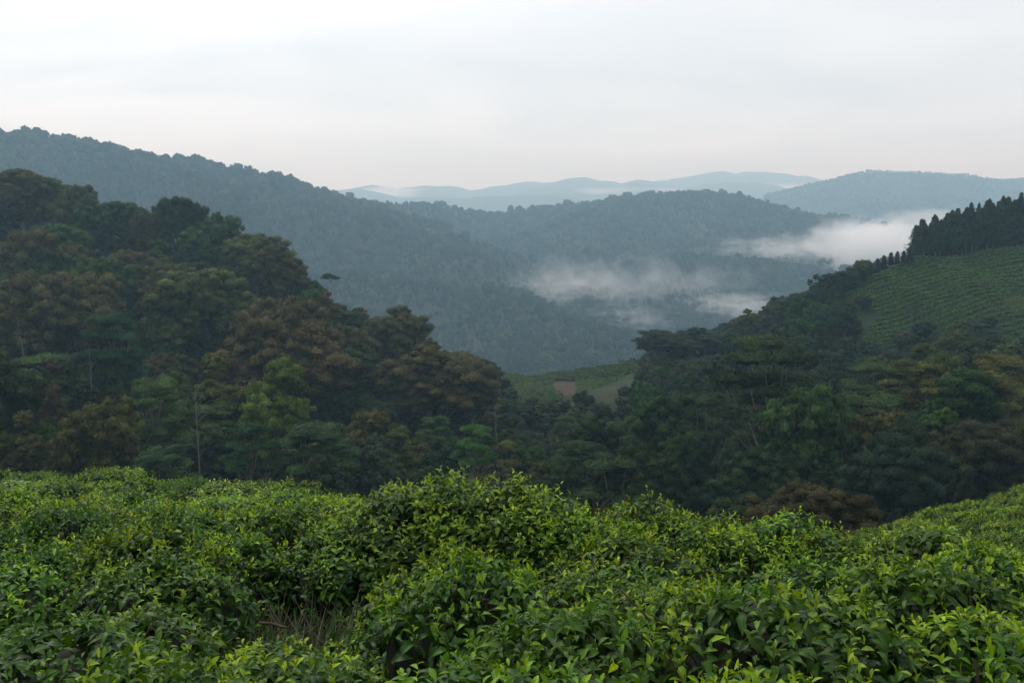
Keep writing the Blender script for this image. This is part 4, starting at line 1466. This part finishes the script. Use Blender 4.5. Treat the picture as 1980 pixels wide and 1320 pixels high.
NB = 6
BT = [bush_leaves(700 + i, nsh=330, flush=[.7, .2, .45, .8, .35, .08][i]) for i in range(NB)]
BTALL = [bush_leaves(720 + i, R=0.56, Hh=1.05, nsh=430, tall=True, flush=.5) for i in range(3)]
TAB = BT + BTALL
DIM = [(0.56, 0.75)] * NB + [(0.56, 1.05)] * 3
FOL_HI = [foliage_mesh('tea_foliage', t) for t in TAB]
FOL_LO = [foliage_mesh('tea_foliage_small', t, lo=True) for t in TAB]
STEMS_AND_CORES = [stem_and_core_meshes(740 + i, *DIM[i]) for i in range(len(TAB))]
AGE_BINS = [0.08, 0.25, 0.45, 0.65, 0.85]
LEAF_MESH = {}
for k in range(len(SHAPES)):
    for b, ag in enumerate(AGE_BINS):
        for rv in range(2):
            V, F, UV = LEAF_HI[k]
            LEAF_MESH[k, b, rv] = mesh_np('tea_leaf', V, [F], smooth=True, mats=[M_TEA], fattr={'age': np.full(len(F), ag), 'rnd': np.full(len(F), .3 + .4 * rv)}, uv=UV[F].reshape(-1, 2))
N_LEAF = 0
BUSHES = []


def add_bush(pk, x, y, z, sc, scz, rz, tint, lo=False, leaves=False, label=None, row=None, group=None):
    global N_LEAF
    e = empty('tea_bush', (x, y, z), rz, (sc, sc, scz))
    if leaves:
        shp, age, rnd, ln, Mx, o, side = TAB[pk]
        c, s = math.cos(rz), math.sin(rz)
        wx = x + sc * (o[:, 0] * c - o[:, 1] * s); wy = y + sc * (o[:, 0] * s + o[:, 1] * c); wz = z + scz * o[:, 2]
        U, V = proj(wx, wy, wz)
        dist = np.sqrt(wx ** 2 + wy ** 2 + wz ** 2)
        vis = (U > -20) & (U < 2000) & (V > 850) & (V < 1335)
        facing = (~side) | ((wx - x) * wx + (wy - y) * wy < 0)
        size = ln * FPX / dist * vis * facing * np.where(o[:, 2] > np.quantile(o[:, 2], 0.35), 1, 0.4)
        idx = np.argsort(-size)[:300]
        idx = idx[size[idx] > 12]
        mask = np.ones(len(ln), bool); mask[idx] = False
        obj('foliage', foliage_mesh('tea_foliage_rest', TAB[pk], mask), e, tint)['kind'] = 'stuff'
        for i in idx:
            b = int(np.argmin([abs(age[i] - g) for g in AGE_BINS]))
            lo_ = bpy.data.objects.new('leaf', LEAF_MESH[int(shp[i]), b, int(rnd[i] > 0.5)])
            lo_.color = (*tint, 1)
            mb = Mx[i] * ln[i]
            lo_.matrix_basis = Matrix([[*map(float, mb[0]), float(o[i, 0])], [*map(float, mb[1]), float(o[i, 1])], [*map(float, mb[2]), float(o[i, 2])], [0, 0, 0, 1]])
            link(lo_, e)
            N_LEAF += 1
    else:
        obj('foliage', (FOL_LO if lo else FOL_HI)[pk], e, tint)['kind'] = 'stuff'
    obj('stems_and_shade_core', STEMS_AND_CORES[pk][0], e)
    obj('shade_core', STEMS_AND_CORES[pk][1], e)  # dark filler dome, no real leaves; shade of the gaps is in its colour
    u, v = proj(x, y, z + DIM[pk][1] * scz)
    BUSHES.append(dict(o=e, u=float(u), v=float(v), row=row, label=label, group=group, x=x, y=y))
    return e


def tint_of(rnd):
    k = rnd.uniform(0.82, 1.2)
    w = rnd.uniform(-0.14, 0.10)
    return (k * (1 + w), k, k * (1 - w))


rb = random.Random(8)
placed = []
KEY = [  # u, v of top, distance, radius, label
    (688, 985, 6.0, .46, 'tea bush at the low end of the big mound'),
    (775, 938, 6.15, .56, 'tall tea bush on the shoulder of the big mound'),
    (868, 912, 6.3, .6, 'tallest tea bush at the top of the big mound'),
    (965, 922, 6.2, .56, 'tall tea bush just down from the mound top'),
    (1055, 945, 6.05, .52, 'tea bush with upright tips on the falling side of the mound'),
    (1118, 985, 5.8, .42, 'last small tea bush where the big mound ends'),
    (1250, 970, 6.5, .46, 'separate rounded tea bush beyond the big mound'),
    (1325, 1003, 6.2, .42, 'low tea bush leaning against the separate rounded one'),
    (1420, 1008, 6.5, .46, 'dark tea bush below the olive-brown tree'),
    (1525, 1003, 6.3, .5, 'rounded tea bush right in front of the olive-brown tree'),
    (1608, 1032, 6.0, .42, 'small tea bush at the dip before the curved tea slope'),
    (1815, 1028, 5.5, .5, 'dark dome-shaped tea bush before the curved tea slope'),
    (1745, 1052, 5.7, .42, 'tea bush at the shoulder of the dark dome-shaped one'),
    (1895, 1062, 5.4, .42, 'tea bush filling the corner below the curved tea slope'),
    (440, 915, 11.0, .62, 'dark tea bush standing above the flat tea at the back'),
    (25, 912, 13.0, .8, 'high tea bush at the picture edge on the back row'),
]
for u_, v_, d_, R_, lab in KEY:
    p = pix(u_, v_ + (28 if u_ < 1200 else 12), d_)
    z = float(H(p[0], p[1])) - 0.02
    pk = NB + rb.randrange(3)
    add_bush(pk, p[0], p[1], z, R_ / 0.56, max(0.45, (p[2] - z) / 1.05), rb.uniform(0, 6.28), tint_of(rb), lo=d_ > 8, leaves=False, label=lab, group='foreground tea bushes')
    placed.append((p[0], p[1], R_ * 0.75))

GAPS = [((-1.10, 4.25), (0.62, 0.55)), ((-1.3, 5.25), (0.4, 0.25)), ((-0.55, 5.25), (0.7, 0.2)), ((0.45, 5.1), (0.7, 0.2)), ((1.3, 5.3), (0.4, 0.3))]
row = 0
y = 1.72
while y < 17.5:
    sp = 0.84 if y < 7 else 0.95
    half = 0.545 * y + 0.9
    x = -half + rb.uniform(0, sp)
    while x < half:
        px, py = x + rb.uniform(-.14, .14), y + rb.uniform(-.12, .12)
        x += sp
        if py > np.interp(px, EDGE_X, EDGE_Y) + 1.8:
            continue
        if any(((px - g[0][0]) / g[1][0]) ** 2 + ((py - g[0][1]) / g[1][1]) ** 2 < 1 for g in GAPS):
            continue
        if any(math.hypot(px - a, py - b) < r_ for a, b, r_ in placed):
            continue
        if 5.4 < py < 7.4 and px > 2.4 and px < 6.5 and rb.random() < 0.25:
            continue
        z = float(H(px, py)) - 0.02
        s = rb.uniform(0.76, 0.98) * (1.0 if y < 7 else 1.12)
        sz = rb.uniform(0.82, 1.1)
        if py < 4.1 and -1.9 < px < -0.2:
            sz *= 0.86
        near = py < 5.1
        add_bush(rb.randrange(NB), px, py, z, s, sz, rb.uniform(0, 6.28), tint_of(rb), lo=py > 6.5, leaves=near, row=row, group='foreground tea bushes')
    y += sp * 0.86
    row += 1
for px, py, s_ in ((-1.5, 4.15, .45), (-0.7, 4.3, .48)):
    add_bush(rb.randrange(NB), px, py, float(H(px, py)) - 0.02, s_, s_ * 1.15, rb.uniform(0, 6.28), tint_of(rb), leaves=True, row=98, group='young tea plants')
print('near bushes', len(BUSHES), 'leaf objects', N_LEAF)

# tea carrying on past the edges of the view, one mass
rt = np.random.default_rng(55)
tp = []
for y_ in np.arange(0.9, 14.5, 0.62):
    for sg in (-1, 1):
        for x_ in np.arange(0.545 * y_ + 1.15, 0.545 * y_ + 4.2, 0.66):
            px, py = sg * x_ + rt.uniform(-.1, .1), y_ + rt.uniform(-.1, .1)
            if py < np.interp(px, EDGE_X, EDGE_Y) + 1.8:
                tp.append((px, py))
tp = np.array(tp)
SIDE = []
for i in range(NB):
    o_ = bpy.data.objects.new('tea_mass_piece', FOL_LO[i]); o_.color = (1, 1, 1, 1); SIDE.append(o_)
sc_ = rt.uniform(0.85, 1.05, (len(tp), 1)) * np.ones((1, 3))
scatter('tea_foliage', np.stack([tp[:, 0], tp[:, 1], H(tp[:, 0], tp[:, 1]) - 0.02], 1), sc_, rt.uniform(0, 6.28, len(tp)), hidden_collection('tea_pieces', SIDE),
        'more of the same tea carrying on beyond both picture edges', NB, rt)

# the curved tea slope beyond
SP0 = len(BUSHES)
rowi = 0
for q in np.arange(-6.0, 16.0, 1.05):       # rows run across the slope
    cnt = 0
    for t in np.arange(-14, 22, 0.92):
        px = 13 + 0.80 * t * 0.75 + 0.66 * q * 0.9 + rb.uniform(-.14, .14)
        py = 22 + 0.60 * t * 0.75 * -0.35 + 0.75 * q * 0.75 + 0.02 * t * t + rb.uniform(-.14, .14)
        if py < 13 or px > 0.56 * py + 1.5 or px < 5.5:
            continue
        z = float(H(px, py))
        if abs(z - float(tea_spur(px, py))) > 0.5 or py > 27.5 + 0.35 * max(px - 13, 0):
            continue
        u_, v_ = proj(px, py, z + 0.7)
        if u_ < 1630 or v_ > 1085:
            continue
        add_bush(rb.randrange(NB), px, py, z - 0.02, rb.uniform(0.92, 1.15), rb.uniform(0.85, 1.1), rb.uniform(0, 6.28), tuple(c * k for c, k in zip(tint_of(rb), (1.25, 1.1, .9))), lo=True,
                 row=rowi, group='tea bushes on the curved slope')
        cnt += 1
    rowi += cnt > 0
print('slope bushes', len(BUSHES) - SP0)

# ------------------------------------------------------------------ weeds in the gap, fallen branch
def weeds(cx, cyy, rx, ry, n, hmin, hmax, seed):
    rng = np.random.default_rng(seed)
    Vs, Fs, rn, off = [], [], [], 0
    for i in range(n):
        a, q = rng.uniform(0, 6.28), math.sqrt(rng.random())
        x, y_ = cx + rx * q * math.cos(a), cyy + ry * q * math.sin(a)
        z = float(near_hill(np.array(x), np.array(y_)))
        h = rng.uniform(hmin, hmax); w = rng.uniform(0.0025, 0.0055); b = rng.normal(0, 0.13, 2)
        wd = rng.uniform(0, 6.28); sx, sy = math.cos(wd) * w, math.sin(wd) * w
        pts = []
        for t, ww in ((0, 1), (.4, 1), (.75, .7), (1, .08)):
            o = b * t * t * 1.2
            pts += [(x + o[0] - sx * ww, y_ + o[1] - sy * ww, z + h * t), (x + o[0] + sx * ww, y_ + o[1] + sy * ww, z + h * t)]
        Vs += pts
        r_ = rng.random()
        for k in range(3):
            Fs.append((off + 2 * k, off + 2 * k + 1, off + 2 * k + 3, off + 2 * k + 2)); rn.append(r_)
        off += 8
    return np.array(Vs), np.array(Fs), np.array(rn)


def weed_mat():
    m, ns, ls = new_mat('weed_blades')
    at = N(ns, 'ShaderNodeAttribute', attribute_name='rnd')
    r = N(ns, 'ShaderNodeValToRGB')
    els = r.color_ramp.elements
    cols = [(0, (0.03, 0.075, 0.012)), (.5, (0.055, 0.10, 0.018)), (.7, (0.075, 0.075, 0.026)), (.85, (0.085, 0.045, 0.026)), (1, (0.05, 0.03, 0.02))]
    while len(els) < len(cols): els.new(.5)
    for e, (p_, c_) in zip(els, cols):
        e.position = p_; e.color = (*c_, 1)
    ls.new(at.outputs['Fac'], r.inputs[0])
    p = N(ns, 'ShaderNodeBsdfPrincipled'); p.inputs['Roughness'].default_value = 0.6
    ls.new(r.outputs[0], p.inputs['Base Color'])
    o = N(ns, 'ShaderNodeOutputMaterial'); ls.new(p.outputs[0], o.inputs[0])
    return m


M_WEED = weed_mat()
V, F, rn = weeds(-1.08, 4.35, 0.66, 0.80, 5200, 0.14, 0.46, 3)
tag(obj('weeds', mesh_np('weeds', V, [F], mats=[M_WEED], fattr={'rnd': rn})), 'green and rusty weeds growing in the gap between tea bushes', kind='stuff')
V, F, rn = weeds(0.6, 5.2, 0.9, 0.22, 500, 0.2, 0.5, 4)
tag(obj('weeds', mesh_np('weeds', V, [F], mats=[M_WEED], fattr={'rnd': rn})), 'thin grass in the furrow before the big tea mound', kind='stuff')
rngb = np.random.default_rng(31)
p0, p1 = pix(500, 1203, 3.85), pix(556, 1212, 3.8)
Vb, Fb = tube(wig(p0, p1, 7, 0.0025, rngb), [.004, .007, .0065, .0075, .006, .0065, .003], 7)
tag(obj('fallen_branch', mesh_np('fallen_branch', Vb, [Fb], smooth=True, mats=[M_TWIG])), 'short grey broken branch lying in the weedy gap', 'branch')

# ------------------------------------------------------------------ labels
def tree_zone(u, v):
    if u < np.interp(v, [330, 740, 900], [520, 965, 1000]):
        return ('near the top of the dark forest hill' if v < 450 else 'high on the dark forest hill' if v < 570 else
                'halfway down the dark forest hill' if v < 690 else 'on the lower dark forest hill' if v < 800 else 'at the foot of the dark forest hill')
    if u < 1240:
        return 'in the hollow under the grassy saddle' if v < 850 else 'deep in the hollow above the tea mound'
    return ('on the ridge beside the hillside tea' if v < 660 else 'just below the hillside tea field' if v < 740 else
            'midway up the shaded opposite slope' if v < 840 else 'low on the shaded opposite slope')


cells = {}
for t in TREES:
    o = t['o']
    if t['label']:
        tag(o, t['label'], 'tree')
        continue
    zn = 'in the pine plantation crowning the tea hill' if t['zone'] == 'pines' else tree_zone(t['u'], t['v'])
    cells.setdefault((t['hue'], t['name'], zn), []).append(t)
for (hue, nm, zn), ts in cells.items():
    ts.sort(key=lambda t: t['u'])
    for i, t in enumerate(ts):
        lab = f"{hue} {nm.replace('_', ' ')} {zn}" + (f", {ORD[min(i, 58)]} from left" if len(ts) > 1 else '')
        tag(t['o'], lab, 'tree', 'trees ' + zn)
rows_ = {}
for b in BUSHES:
    if b['label']:
        tag(b['o'], b['label'], 'tea bush', b['group'])
    else:
        rows_.setdefault((b['group'], b['row']), []).append(b)
for (g, r_), bs in rows_.items():
    bs.sort(key=lambda b: b['u'])
    for i, b in enumerate(bs):
        if 'young' in g:
            lab = f"young tea plant among the weeds of the gap, {ORD[i]} from the left"
        elif 'curved' in g:
            lab = f"small clipped tea bush on the curved slope, row {ORD[r_]}, {ORD[i]} from the left"
        else:
            lab = f"leafy tea bush in the {ORD[r_]} row up from the bottom, {ORD[i]} from the left"
        tag(b['o'], lab, 'tea bush', g)
